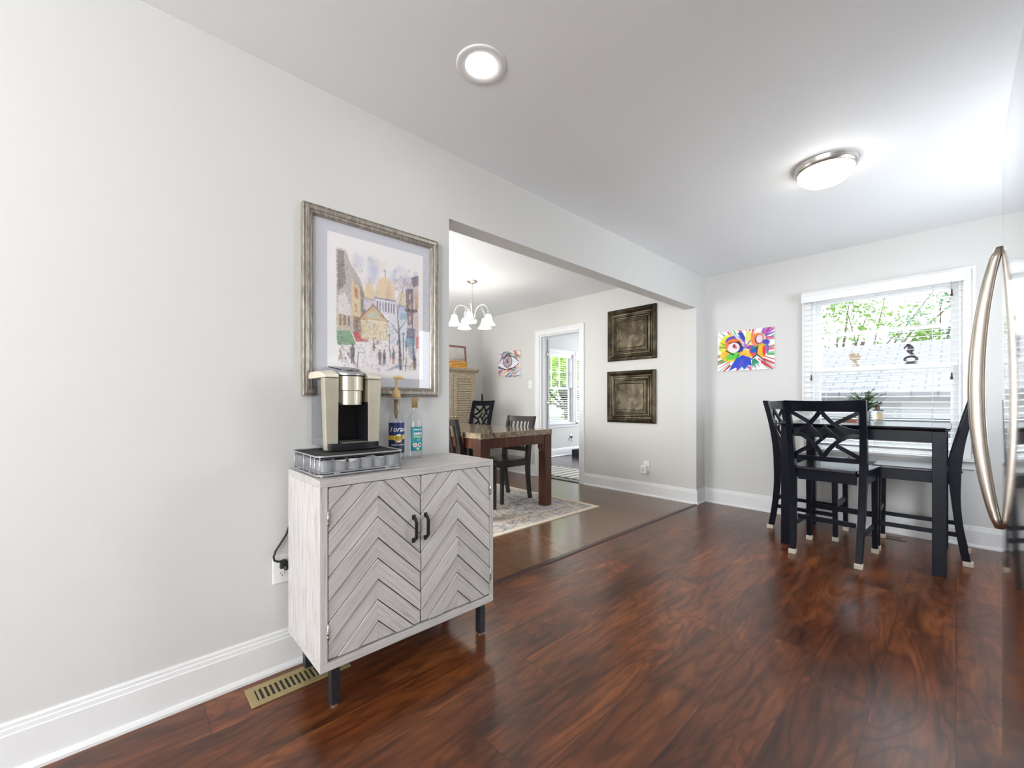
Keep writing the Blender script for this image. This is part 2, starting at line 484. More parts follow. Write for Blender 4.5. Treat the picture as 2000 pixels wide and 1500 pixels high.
def blind(label, ax, a0, a1, ztop, zbot, w, s, pitch=.047, dep=.050, tilt=4, tassels=(), valance=(0, 0)):
    root = thing('window_blind', label, 'window blind', (0, 0, 0))
    def bx(mb, a, b, wa, wb, za, zb):
        wa, wb = sorted((wa, wb))
        if ax == 'y': mb.box(a, b, wa, wb, za, zb)
        else: mb.box(wa, wb, a, b, za, zb)
    mb = MB(); bx(mb, a0 - valance[0], a1 + valance[1], w - s * .030, w - s * .018, ztop - .005, ztop + .075)
    bx(mb, a0 - valance[0], a1 + valance[1], w - s * .036, w - s * .030, ztop + .055, ztop + .075)
    bx(mb, a0 - valance[0], a1 + valance[1], w - s * .036, w - s * .030, ztop - .005, ztop + .008)
    mb.build('valance', M['trim'], root, bevel=.0015)
    mb = MB(); bx(mb, a0, a1, w - s * .016, w + s * .03, ztop + .02, ztop + .065); mb.build('headrail', M['trim'], root)
    mb = MB(); z = ztop - .02; t = R(tilt); last = z
    while z > zbot + .035:
        c, sn = math.cos(t) * dep / 2, math.sin(t) * dep / 2
        pts = [(-c, -sn - .0013), (0, .0007), (c, sn - .0013), (c, sn + .0013), (0, .0033), (-c, -sn + .0013)]
        P = [(w + s * p[0] + s * .005, z + p[1]) for p in pts]
        if ax == 'y': mb.prism(P, a0, a1, 'x')
        else:
            mb.prism(P, a0, a1, 'y')
        last = z
        z -= pitch
    mb.build('slats', slat_m, root)
    mb = MB(); bx(mb, a0, a1, w - s * .02, w + s * .03, zbot, zbot + .018); mb.build('bottom_rail', M['trim'], root)
    mb = MB()
    for k in (.16, .5, .84):
        a = a0 + (a1 - a0) * k
        for dw in (-.022, .032):
            p = (a, w + s * dw) if ax == 'y' else (w + s * dw, a)
            mb.tube([(p[0], p[1], zbot + .018), (p[0], p[1], ztop + .02)], .0011, 5)
    mb.build('ladder_cord', cord_m, root)
    for a, z in tassels:
        p = (a, w - s * .040) if ax == 'y' else (w - s * .040, a)
        tm_ = MB().lathe([(0, .03), (.004, .03), (.006, .018), (.005, .012), (.009, -.02), (.0, -.022)], p[0], p[1], z, 10).build('tassel', tass_m, root)
        MB().tube([(p[0], p[1], z + .03), (p[0], p[1], ztop - .0)], .0012, 5).build('cord', cord_m, tm_)
    return root
blind('wide white slatted blind, fully lowered over the window behind the black pub table', 'y', .925, 1.915, 1.995, .70, 4.612, 1,
      tassels=[(.985, 1.30), (1.862, 1.275), (1.862, 1.905)], valance=(.02, .015))
blind('white slatted blind on the nearer window of the room beyond the doorway', 'x', SW[0][0] + .025, SW[0][1] - .025, 1.985, .70, LX - .045, -1, .045, tilt=8)
blind('white slatted blind on the farther, half hidden window beyond the doorway', 'x', SW[1][0] + .025, SW[1][1] - .025, 1.985, .70, LX - .045, -1, .045, tilt=22)

# ------------------------------------------------------------------ outdoors
grass = plain('lawn', srgb(48, 56, 36)[:3], 0.9, var=0.35, scale=3)
struct('ground_outside', MB().box(-30, 30, 4.95, 50, -.72, -.6).box(-30, -3.8, -10, 4.95, -.72, -.6), grass)
sh = NT('shingles'); v = sh.coord()
bt = sh.node('ShaderNodeTexBrick', {'Vector': v, 'Scale': 1.0, 'Color1': (0.13, 0.13, 0.135, 1), 'Color2': (0.11, 0.11, 0.115, 1), 'Mortar': (0.06, 0.06, 0.065, 1), 'Mortar Size': .012, 'Brick Width': .3, 'Row Height': .14})
sh.set(Base_Color=bt.outputs[0], Roughness=.9)
sid = NT('siding'); v = sid.coord()
sp_ = sid.node('ShaderNodeSeparateXYZ', {0: v})
lap = sid.math('FRACT', sid.math('MULTIPLY', sp_.outputs[2], 9.0))
sid.set(Base_Color=sid.ramp(lap, [(0, (0.14, 0.14, 0.145, 1)), (0.08, (0.30, 0.30, 0.305, 1)), (1, (0.34, 0.34, 0.34, 1))]), Roughness=.7)
hs = thing('outbuilding', 'low pale outbuilding with grey shingle roof outside the kitchen window', 'building', (3.2, 9.4, -.6))
MB().box(-6, 6, 0, 4.8, 0, 1.88).build('wall', sid.mat, hs)
mb = MB(); mb.prism([(-.35, 1.84), (2.4, 2.92), (5.1, 1.84), (5.1, 1.75), (2.4, 2.82), (-.35, 1.75)], -6.3, 6.3, 'x'); mb.build('roof', sh.mat, hs)
MB().box(-5.5, 5.6, -.02, .02, 1.12, 1.42).build('window', plain('dark_glazing', srgb(62, 66, 72)[:3], .25), hs)
MB().box(-5.6, 5.7, -.05, .0, 1.42, 1.50).box(-5.6, 5.7, -.05, 0, 1.04, 1.12).build('window_frame', sid.mat, hs)

def leafmat(name, c1, c2):
    n = NT(name)
    gi = n.node('ShaderNodeNewGeometry')
    c1 = tuple(q * .95 for q in c1[:3]) + (1,); c2 = tuple(q * .95 for q in c2[:3]) + (1,)
    n.set(Base_Color=n.ramp(gi.outputs['Random Per Island'], [(0, c1), (1, c2)]), Roughness=.6, Specular_IOR_Level=.1)
    tl = n.node('ShaderNodeBsdfTranslucent', {'Color': c2})
    mx = n.node('ShaderNodeMixShader', {0: .35, 1: n.bsdf.outputs[0], 2: tl.outputs[0]})
    n.t.links.new(mx.outputs[0], n.out.inputs['Surface'])
    return n.mat
lf_a = leafmat('leaves_olive', srgb(70, 96, 48), srgb(120, 145, 78))
lf_b = leafmat('leaves_blue_green', srgb(74, 98, 80), srgb(112, 138, 112))
lf_c = leafmat('leaves_bright', srgb(105, 140, 48), srgb(165, 192, 88))
bark = plain('bark', srgb(70, 58, 48)[:3], .9, var=.3, scale=12)
def tree(label, x, y, h, clusters, leaf, n=2600, size=.09, seed=1):
    rnd = random.Random(seed)
    t = thing('tree', label, 'tree', (x, y, -.6), 0)
    mb = MB()
    for i in range(n):
        cx, cy, cz, r = clusters[rnd.randrange(len(clusters))]
        while True:
            p = Vector((rnd.uniform(-1, 1), rnd.uniform(-1, 1), rnd.uniform(-1, 1)))
            if p.length < 1: break
        p = Vector((cx, cy, cz)) + p * r
        a = Vector((rnd.gauss(0, 1), rnd.gauss(0, 1), rnd.gauss(0, 1))).normalized()
        b = a.cross(Vector((rnd.gauss(0, 1), rnd.gauss(0, 1), rnd.gauss(0, 1)))).normalized()
        s_ = size * rnd.uniform(.6, 1.3)
        mb.add([p + a * s_, p + b * s_ * .5, p - a * s_, p - b * s_ * .5], [(0, 1, 2, 3)])
    mb.build('crown', leaf, t)
    tr = MB()
    top = Vector((sum(c[0] for c in clusters) / len(clusters), sum(c[1] for c in clusters) / len(clusters), h * .62))
    tr.tube([(0, 0, 0), (0.02, 0, h * .3), top], [.14, .11, .05], 8)
    for c in clusters:
        tr.tube([(0.02, 0, h * .3), ((c[0]) * .5, c[1] * .5, (h * .35 + c[2]) / 2), (c[0], c[1], c[2])], [.06, .04, .012], 6)
    tr.build('trunk', bark, t)
    return t
def at(px, Y):
    a = (px - 1000) / 815.0; s_, c_ = math.sin(R(46.8)), math.cos(R(46.8))
    d = Y / (c_ + s_ * a); return 1.886 - s_ * d + c_ * a * d, d
def zat(py, d): return 1.084 + (785 - py) * d / 815
x0, d0 = at(1635, 16)
tree('olive green leafy tree at the left of the kitchen window view', x0, 16, 5.6, [(0, 0, zat(640, d0) + .6, .8), (.7, .1, zat(620, d0) + .6, .75), (1.5, 0, zat(650, d0) + .6, .75), (-.7, .1, zat(610, d0) + .6, .8), (1.9, .1, zat(668, d0) + .6, .35), (.3, 0, zat(590, d0) + .6, .6)], lf_a, 1000, .075, 3)
x0, d0 = at(1830, 20)
tree('sparse blue green tree at the right of the kitchen window view', x0, 20, 6, [(-.5, 0, zat(612, d0) + .6, .45), (.1, .1, zat(585, d0) + .6, .5), (.5, 0, zat(560, d0) + .6, .45), (-.15, 0, zat(640, d0) + .6, .35), (.4, .1, zat(655, d0) + .6, .4), (-1.0, .1, zat(645, d0) + .6, .3), (.9, 0, zat(600, d0) + .6, .5)], lf_b, 520, .08, 5)
x0, d0 = at(1690, 25)
tree('thin high tree whose twigs show along the top of the kitchen window', x0, 25, 8, [(-.8, 0, zat(575, d0) + .6, .7), (.8, 0, zat(560, d0) + .6, .5), (2.6, 0, zat(560, d0) + .6, .45), (4.2, 0, zat(548, d0) + .6, .5)], lf_b, 170, .09, 8)
rr = random.Random(4)
for i, (x, y) in enumerate([(-7.6, 11.6), (-11.4, 16.8), (-8.8, 20.6), (-12.6, 11.2)]):
    tree(['bright green bush seen low in the nearer side room window', 'tall bright green tree seen through the side room windows', 'bright green tree furthest off past the side room windows', 'bright green tree at the left edge of the side room window view'][i], x, y, 4.6,
         [(rr.uniform(-1.3, 1.3), rr.uniform(-1.5, 1.5), rr.uniform(1.2, 4.4), rr.uniform(.7, 1.1)) for _ in range(9)], lf_c if i != 1 else lf_a, 3600, .11, 20 + i)

# ------------------------------------------------------------------ painted art: colour computed per vertex of a fine grid
def grid_art(name, w, h, img, axis, parent, thick, rough=.5, mat=None):
    """img (H,W,3) linear colours, row 0 on top; centred panel standing in local coords; axis 'x': faces +x, runs along y ; 'y': faces -y, runs along x"""
    Hh, Ww = img.shape[:2]
    us = np.linspace(-w / 2, w / 2, Ww); vs = np.linspace(h / 2, -h / 2, Hh)
    V = []
    for v in vs:
        for u in us:
            V.append((thick, u, v) if axis == 'x' else (u, -thick, v))
    F = []
    for j in range(Hh - 1):
        for i in range(Ww - 1):
            a = j * Ww + i
            F.append((a + Ww, a + Ww + 1, a + 1, a))
    nb = len(V)
    b = [(0, -w / 2, h / 2), (0, w / 2, h / 2), (0, w / 2, -h / 2), (0, -w / 2, -h / 2)] if axis == 'x' else [(-w / 2, 0, h / 2), (w / 2, 0, h / 2), (w / 2, 0, -h / 2), (-w / 2, 0, -h / 2)]
    V += b
    c = [0, Ww - 1, (Hh - 1) * Ww + Ww - 1, (Hh - 1) * Ww]
    F += [(nb, nb + 1, nb + 2, nb + 3)]
    V2 = [V[k] for k in c]; n2 = len(V); V += V2
    for k in range(4):
        F.append((nb + k, nb + (k + 1) % 4, n2 + (k + 1) % 4, n2 + k))
    me = bpy.data.meshes.new(name); me.from_pydata(V, [], F)
    ca = me.color_attributes.new('paint', 'FLOAT_COLOR', 'POINT')
    col = np.ones((len(V), 4), dtype=np.float32); col[:nb, :3] = img.reshape(-1, 3)[:, :3]
    col[nb:, :3] = 0.75
    ca.data.foreach_set('color', col.ravel())
    if mat is None:
        n = NT(name + '_paint')
        at_ = n.node('ShaderNodeAttribute', attribute_name='paint')
        n.set(Base_Color=at_.outputs['Color'], Roughness=rough, Specular_IOR_Level=.3); mat = n.mat
    me.materials.append(mat)
    o = bpy.data.objects.new(name, me); COL.objects.link(o)
    if parent: o.parent = parent
    return o
class Canvas:
    def __init__(s, W_, H_, bg):
        s.W, s.H = W_, H_
        s.a = np.zeros((H_, W_, 3)); s.a[:] = srgb(*bg)[:3]
        s.x, s.y = np.meshgrid((np.arange(W_) + .5) / W_, (np.arange(H_) + .5) / H_)
        s.rng = np.random.RandomState(3)
    def put(s, m, c, al=1.0):
        m = (np.clip(m, 0, 1) * al)[..., None]
        s.a = s.a * (1 - m) + np.array(srgb(*c)[:3]) * m
    def poly(s, P, c, al=1.0):
        x, y = s.x, s.y; ins = np.zeros(x.shape, bool); n = len(P)
        for i in range(n):
            x1, y1 = P[i]; x2, y2 = P[(i + 1) % n]
            if y1 == y2: continue
            cond = ((y1 > y) != (y2 > y)) & (x < (x2 - x1) * (y - y1) / (y2 - y1) + x1)
            ins ^= cond
        s.put(ins.astype(float), c, al)
    def ell(s, cx, cy, rx, ry, c, al=1.0, soft=.08, rot=0):
        dx, dy = s.x - cx, (s.y - cy)
        ca, sa = math.cos(rot), math.sin(rot)
        u = (dx * ca + dy * sa) / rx; v = (-dx * sa + dy * ca) / ry
        s.put((1 - np.sqrt(u * u + v * v)) / soft, c, al)
    def line(s, x1, y1, x2, y2, w, c, al=1.0, w2=None):
        asp = s.H / s.W
        X, Y = s.x, s.y * asp; y1 *= asp; y2 *= asp
        dx, dy = x2 - x1, y2 - y1; L = dx * dx + dy * dy + 1e-9
        t = np.clip(((X - x1) * dx + (Y - y1) * dy) / L, 0, 1)
        dd = np.hypot(X - x1 - t * dx, Y - y1 - t * dy)
        ww = w + ((w2 if w2 is not None else w) - w) * t
        s.put((ww - dd) * s.W * .7 + .5, c, al)
    def blot(s, n, box, cols, r, al=.3):
        for _ in range(n):
            cx = s.rng.uniform(box[0], box[2]); cy = s.rng.uniform(box[1], box[3]); rr_ = s.rng.uniform(*r)
            s.ell(cx, cy, rr_, rr_ * s.rng.uniform(.4, 1.3), cols[s.rng.randint(len(cols))], al * s.rng.uniform(.5, 1), .8, s.rng.uniform(0, 3))

def street_print():
    C = Canvas(190, 250, (243, 240, 238))
    # printed area .07-.95 x .10-.95
    C.blot(60, (.10, .10, .9, .45), [(196, 188, 222), (170, 186, 222), (222, 200, 196), (235, 214, 190), (150, 158, 200)], (.03, .09), .45)
    C.blot(30, (.65, .12, .93, .4), [(170, 150, 190), (120, 120, 170), (206, 170, 190)], (.02, .05), .5)
    # left houses
    C.poly([(.08, .10), (.16, .10), (.22, .20), (.30, .28), (.36, .40), (.36, .62), (.30, .68), (.08, .68)], (172, 160, 146), .75)
    C.poly([(.08, .12), (.15, .10), (.17, .34), (.09, .42)], (112, 102, 96), .7)
    C.poly([(.22, .30), (.31, .36), (.31, .62), (.23, .60)], (226, 204, 158), .9)
    C.poly([(.10, .44), (.16, .40), (.22, .50), (.22, .60), (.10, .58)], (236, 230, 226), .8)
    C.poly([(.31, .34), (.37, .44), (.37, .60), (.32, .58)], (110, 92, 88), .7)
    C.poly([(.25, .35), (.28, .36), (.29, .44), (.26, .43)], (196, 92, 66), .8)
    C.poly([(.26, .47), (.28, .48), (.28, .54), (.26, .53)], (206, 130, 90), .7)
    C.poly([(.09, .56), (.24, .56), (.24, .68), (.09, .68)], (204, 190, 168), .8)
    for x in (.11, .15, .19): C.poly([(x, .57), (x + .022, .57), (x + .022, .64), (x, .64)], (90, 70, 84), .75); C.poly([(x - .012, .57), (x, .57), (x, .64), (x - .012, .64)], (222, 180, 90), .8)
    C.poly([(.24, .56), (.37, .58), (.38, .70), (.25, .70)], (128, 92, 82), .8)
    for x in (.27, .31, .34): C.poly([(x, .59), (x + .015, .59), (x + .015, .66), (x, .66)], (70, 46, 56), .7)
    C.poly([(.08, .675), (.22, .675), (.27, .77), (.09, .78)], (104, 156, 110), .95)
    C.poly([(.23, .68), (.35, .68), (.40, .74), (.27, .75)], (206, 62, 76), .95)
    C.line(.10, .70, .23, .765, .004, (60, 110, 74), .6); C.line(.26, .70, .36, .735, .004, (150, 30, 50), .6)
    # domed hill building, a plain stand-in
    C.ell(.40, .385, .055, .075, (228, 206, 150), .9, .1)
    C.ell(.565, .36, .105, .125, (234, 208, 166), .95, .06)
    C.ell(.60, .37, .05, .10, (214, 170, 134), .45, .6)
    C.ell(.76, .40, .06, .085, (224, 208, 168), .9, .1)
    C.poly([(.34, .42), (.46, .42), (.46, .50), (.34, .50)], (214, 204, 214), .9)
    C.poly([(.455, .40), (.68, .40), (.68, .52), (.455, .52)], (226, 222, 228), .95)
    C.poly([(.70, .43), (.83, .43), (.83, .56), (.70, .56)], (184, 194, 220), .85)
    C.line(.455, .405, .68, .405, .006, (110, 112, 146)); C.line(.34, .425, .46, .425, .005, (150, 140, 170)); C.line(.70, .435, .83, .435, .005, (120, 140, 176))
    for k in range(7): C.poly([(.475 + k * .03, .43), (.488 + k * .03, .43), (.488 + k * .03, .50), (.475 + k * .03, .50)], (92, 84, 120), .85)
    C.line(.565, .235, .565, .19, .004, (110, 110, 140)); C.ell(.56, .19, .02, .014, (140, 146, 180), .7, .6)
    C.line(.76, .32, .765, .27, .003, (130, 130, 150)); C.line(.40, .31, .40, .27, .003, (110, 100, 140))
    C.poly([(.44, .46), (.60, .575), (.30, .575)], (216, 176, 122), .95); C.poly([(.44, .495), (.54, .562), (.35, .562)], (196, 206, 176), .9)
    C.line(.44, .46, .60, .575, .005, (120, 80, 62)); C.line(.44, .46, .30, .575, .005, (130, 90, 70))
    C.poly([(.31, .58), (.60, .58), (.60, .72), (.33, .72)], (232, 214, 174), .9)
    C.blot(60, (.31, .58, .60, .74), [(212, 196, 120), (120, 130, 170), (230, 226, 220), (190, 150, 110)], (.008, .03), .55)
    C.poly([(.60, .52), (.72, .52), (.72, .74), (.60, .74)], (222, 222, 230), .8)
    C.poly([(.70, .55), (.86, .53), (.86, .76), (.70, .74)], (216, 222, 232), .85)
    C.poly([(.73, .49), (.85, .49), (.85, .535), (.73, .535)], (146, 186, 198), .8)
    # right houses
    C.poly([(.84, .24), (.95, .18), (.95, .72), (.83, .74), (.80, .50)], (206, 186, 186), .85)
    C.poly([(.85, .20), (.95, .16), (.95, .24), (.88, .27)], (98, 70, 104), .85)
    C.poly([(.79, .30), (.88, .28), (.88, .56), (.82, .58), (.80, .44)], (104, 84, 92), .85)
    C.poly([(.90, .32), (.94, .31), (.94, .44), (.90, .45)], (214, 160, 110), .8)
    C.poly([(.78, .45), (.93, .44), (.93, .465), (.79, .475)], (60, 40, 52), .8)
    for x, y in ((.83, .33), (.83, .41), (.83, .50), (.92, .52)): C.poly([(x, y), (x + .025, y), (x + .025, y + .04), (x, y + .04)], (228, 196, 140), .85)
    C.poly([(.81, .60), (.90, .60), (.90, .68), (.80, .68)], (84, 76, 122), .85)
    C.poly([(.79, .68), (.90, .67), (.90, .74), (.78, .75)], (108, 158, 178), .9)
    C.poly([(.91, .66), (.97, .655), (.97, .75), (.91, .755)], (214, 110, 104), .85)
    C.poly([(.82, .75), (.90, .75), (.91, .86), (.83, .84)], (100, 122, 146), .6)
    # street
    C.poly([(.30, .74), (.78, .74), (.93, .95), (.12, .95)], (240, 234, 232), .75)
    C.blot(150, (.12, .76, .93, .96), [(196, 170, 190), (232, 206, 186), (150, 140, 180), (216, 180, 160), (120, 100, 130)], (.006, .025), .55)
    C.blot(60, (.10, .77, .26, .90), [(150, 90, 80), (90, 80, 130), (200, 130, 90), (60, 50, 80)], (.006, .02), .7)
    C.blot(50, (.38, .70, .72, .80), [(90, 80, 130), (170, 100, 110), (60, 60, 90), (210, 160, 120)], (.005, .012), .8)
    # lamp posts, trees
    for x, y0, y1 in ((.61, .68, .80), (.765, .66, .86)):
        C.line(x, y0, x, y1, .004, (58, 54, 74)); C.ell(x, y0 - .01, .014, .014, (70, 66, 90), .9, .5)
    C.line(.735, .92, .715, .62, .018, (76, 78, 88), 1, .009); C.line(.715, .63, .69, .42, .008, (92, 84, 98), 1, .003)
    C.line(.72, .66, .63, .58, .007, (92, 84, 98), 1, .003); C.line(.72, .62, .80, .54, .006, (92, 84, 98), 1, .002); C.line(.70, .5, .76, .30, .004, (130, 110, 130), .8, .002)
    C.line(.89, .90, .87, .55, .011, (84, 80, 96), 1, .006); C.line(.87, .56, .82, .34, .006, (110, 96, 116), .9, .003); C.line(.87, .5, .93, .40, .005, (110, 96, 116), .8, .002)
    C.blot(120, (.68, .20, .86, .36), [(130, 110, 140), (90, 90, 120)], (.003, .008), .8)
    C.blot(50, (.56, .60, .66, .66), [(90, 90, 110)], (.003, .008), .7)
    # people
    for x, y, hh, c1, c2 in ((.235, .90, .13, (62, 50, 74), (62, 50, 74)), (.51, .90, .11, (56, 46, 70), (60, 50, 80)), (.555, .895, .105, (92, 60, 78), (70, 60, 90)), (.655, .885, .10, (58, 46, 64), (196, 82, 66)), (.62, .85, .05, (100, 90, 130), (120, 90, 120)), (.445, .80, .07, (120, 110, 90), (100, 80, 80)), (.80, .78, .05, (60, 60, 80), (60, 60, 80)), (.90, .92, .11, (62, 56, 78), (70, 60, 70)), (.70, .745, .04, (80, 60, 80), (80, 70, 90)), (.48, .755, .035, (80, 70, 100), (80, 70, 100))):
        C.line(x, y - hh * .75, x, y - hh * .42, hh * .16, c1, .9); C.ell(x, y - hh * .95, hh * .10, hh * .09, c1, .9, .4)
        C.line(x - .004, y - hh * .42, x - hh * .08, y, hh * .06, c2, .9); C.line(x + .004, y - hh * .42, x + hh * .08, y, hh * .06, c2, .9)
    C.poly([(.29, .82), (.33, .82), (.33, .89), (.29, .89)], (242, 238, 236), .95); C.line(.29, .82, .28, .93, .004, (70, 56, 74))
    C.line(.29, .82, .335, .82, .003, (70, 56, 74)); C.poly([(.80, .83), (.86, .84), (.84, .90), (.79, .89)], (236, 224, 214), .9); C.line(.80, .83, .79, .94, .004, (70, 56, 74))
    C.blot(14, (.82, .88, .89, .93), [(206, 160, 80)], (.008, .014), .8)
    C.line(.60, .94, .73, .89, .012, (96, 128, 150), .6); C.line(.73, .89, .86, .905, .007, (96, 128, 150), .6)
    # broken ink strokes and watercolour mottling
    for k in range(650):
        x, y = C.rng.uniform(.1, .93), C.rng.uniform(.14, .93)
        if y < .40 and .34 < x < .80 and C.rng.rand() < .8: continue
        if y < .14 + .2 * x and x < .8 and y < .3 and C.rng.rand() < .7: continue
        a = C.rng.choice([0, 1.57, 1.57, 1.2, -.7]) + C.rng.normal(0, .2); L = C.rng.uniform(.006, .026)
        C.line(x, y, x + math.cos(a) * L, y + math.sin(a) * L * .75, .0022, [(70, 60, 84), (110, 80, 90), (90, 84, 120), (160, 110, 90)][C.rng.randint(4)], .55)
    m_ = C.rng.normal(0, 1, (64, 48)); m_ = np.kron(m_, np.ones((4, 4)))[:C.H, :C.W]; m2_ = C.rng.normal(0, 1, (C.H, C.W))
    paper = np.array(srgb(243, 240, 238)[:3]); k_ = np.clip(.14 + .05 * m_[:C.H, :C.W] + .06 * m2_, 0, .4)[..., None]
    C.a = C.a * (1 - k_) + paper * k_
    # ragged washed borders
    n_ = C.rng.uniform(-.012, .012, C.a.shape[:2])
    edge = ((C.x < .085 + n_) | (C.x > .945 + n_) | (C.y < .105 + n_ + .03 * (C.x)) | (C.y > .945 + n_)).astype(float)
    C.put(edge, (243, 240, 238), .9)
    return C.a

def cat_art():
    C = Canvas(210, 165, (240, 236, 240)); asp = C.H / C.W
    rg = C.rng
    def stroke(cx, cy, ang, r0, r1, w, c, al=1):
        x1, y1 = cx + math.cos(ang) * r0, cy + math.sin(ang) * r0 / asp
        x2, y2 = cx + math.cos(ang) * r1, cy + math.sin(ang) * r1 / asp
        C.line(x1, y1, x2, y2, w * 1.2, c, al, w * .3)
    # outward rays all round
    for k in range(150):
        a = rg.uniform(0, 2 * math.pi)
        c = [(196, 40, 66), (240, 236, 240), (72, 160, 84), (236, 228, 232), (150, 200, 160), (232, 90, 110), (240, 240, 236)][rg.randint(7)]
        stroke(.52, .55, a, rg.uniform(.26, .42), rg.uniform(.5, .8), rg.uniform(.008, .020), c)
    for k in range(26): stroke(.78, .22, rg.uniform(-1.4, .3), .08, rg.uniform(.2, .34), .012, [(120, 72, 176), (150, 96, 196), (226, 90, 130), (60, 90, 170)][rg.randint(4)])
    # left side: yellow/green cheek
    C.ell(.25, .42, .22, .36, (226, 226, 60), 1, .12, -.2)
    C.ell(.26, .60, .22, .18, (236, 200, 50), 1, .1)
    for k in range(34): stroke(.30, .45, rg.uniform(1.9, 4.0), .14, rg.uniform(.2, .30), .014, [(80, 190, 60), (232, 236, 80), (250, 170, 50), (60, 170, 90)][rg.randint(4)], .9)
    C.ell(.33, .26, .19, .14, (112, 66, 168), 1, .1, .25); C.ell(.26, .20, .10, .05, (70, 80, 180), .9, .3)
    C.poly([(.36, .06), (.46, .06), (.53, .26), (.47, .24)], (24, 70, 170)); C.poly([(.28, .06), (.37, .12), (.50, .34), (.44, .36)], (206, 214, 226), .9)
    C.ell(.30, .36, .16, .17, (236, 118, 50), 1, .08); C.ell(.30, .62, .16, .10, (90, 196, 70), 1, .2, -.4)
    C.line(.16, .48, .30, .60, .012, (40, 40, 60)); C.line(.22, .30, .38, .29, .012, (50, 30, 50)); C.line(.38, .29, .46, .44, .022, (36, 34, 66)); C.line(.46, .44, .36, .68, .020, (44, 34, 60), 1, .006)
    C.ell(.40, .46, .09, .10, (40, 56, 130), 1, .2); C.ell(.30, .42, .11, .13, (240, 220, 224), 1, .06); C.ell(.31, .38, .035, .06, (150, 40, 60), 1, .3); C.ell(.34, .42, .03, .04, (196, 100, 96), .9, .3)
    # brow centre
    C.ell(.56, .18, .06, .16, (226, 218, 110), 1, .15); C.ell(.63, .22, .03, .18, (224, 120, 80), .9, .3); C.poly([(.53, .42), (.60, .32), (.63, .50), (.58, .56)], (232, 206, 60))
    C.line(.52, .40, .60, .28, .010, (110, 70, 130)); C.ell(.50, .40, .03, .10, (150, 100, 170), .9, .3)
    # right eye
    C.ell(.72, .27, .12, .17, (236, 134, 70), 1, .1); C.ell(.74, .27, .075, .12, (120, 60, 90), 1, .15); C.ell(.75, .26, .055, .10, (226, 206, 224), 1, .08)
    C.ell(.86, .35, .07, .08, (66, 70, 190), 1, .3, -.4); C.ell(.80, .44, .09, .06, (110, 196, 80), 1, .2)
    C.ell(.88, .50, .035, .14, (110, 80, 170), .9, .3)
    # nose, muzzle
    for k in range(60):
        a = rg.uniform(.2, 2.9); c = [(240, 150, 40), (232, 76, 50), (246, 196, 60), (214, 40, 90)][rg.randint(4)]
        stroke(.56, .50, a, .04, rg.uniform(.14, .20), .016, c)
    C.ell(.60, .44, .10, .06, (150, 56, 160), 1, .3); C.ell(.66, .47, .07, .05, (40, 130, 100), 1, .2); C.ell(.65, .53, .06, .06, (24, 84, 190), 1, .15); C.ell(.70, .47, .02, .03, (20, 40, 60), .9, .3)
    C.ell(.79, .56, .075, .17, (236, 176, 50), 1, .08); C.ell(.83, .55, .035, .15, (222, 50, 56), 1, .3)
    C.line(.72, .42, .70, .64, .012, (30, 50, 70)); C.line(.70, .62, .86, .82, .015, (20, 90, 96), 1, .006); C.line(.70, .64, .60, .74, .012, (20, 60, 90))
    # blue chin
    C.poly([(.34, .70), (.46, .62), (.60, .70), (.62, .90), (.54, .86), (.50, .98), (.44, .90), (.38, .99), (.34, .92), (.22, .99), (.26, .86)], (28, 70, 190))
    for k in range(44): stroke(.47, .68, rg.uniform(1.0, 2.5), .04, rg.uniform(.12, .26), .012, [(28, 70, 190), (50, 60, 200), (90, 70, 190), (20, 90, 200)][rg.randint(4)], .9)
    for k in range(16): stroke(.64, .70, rg.uniform(.6, 1.7), .04, rg.uniform(.12, .22), .010, [(20, 120, 110), (40, 150, 90), (30, 90, 130)][rg.randint(3)])
    return C.a

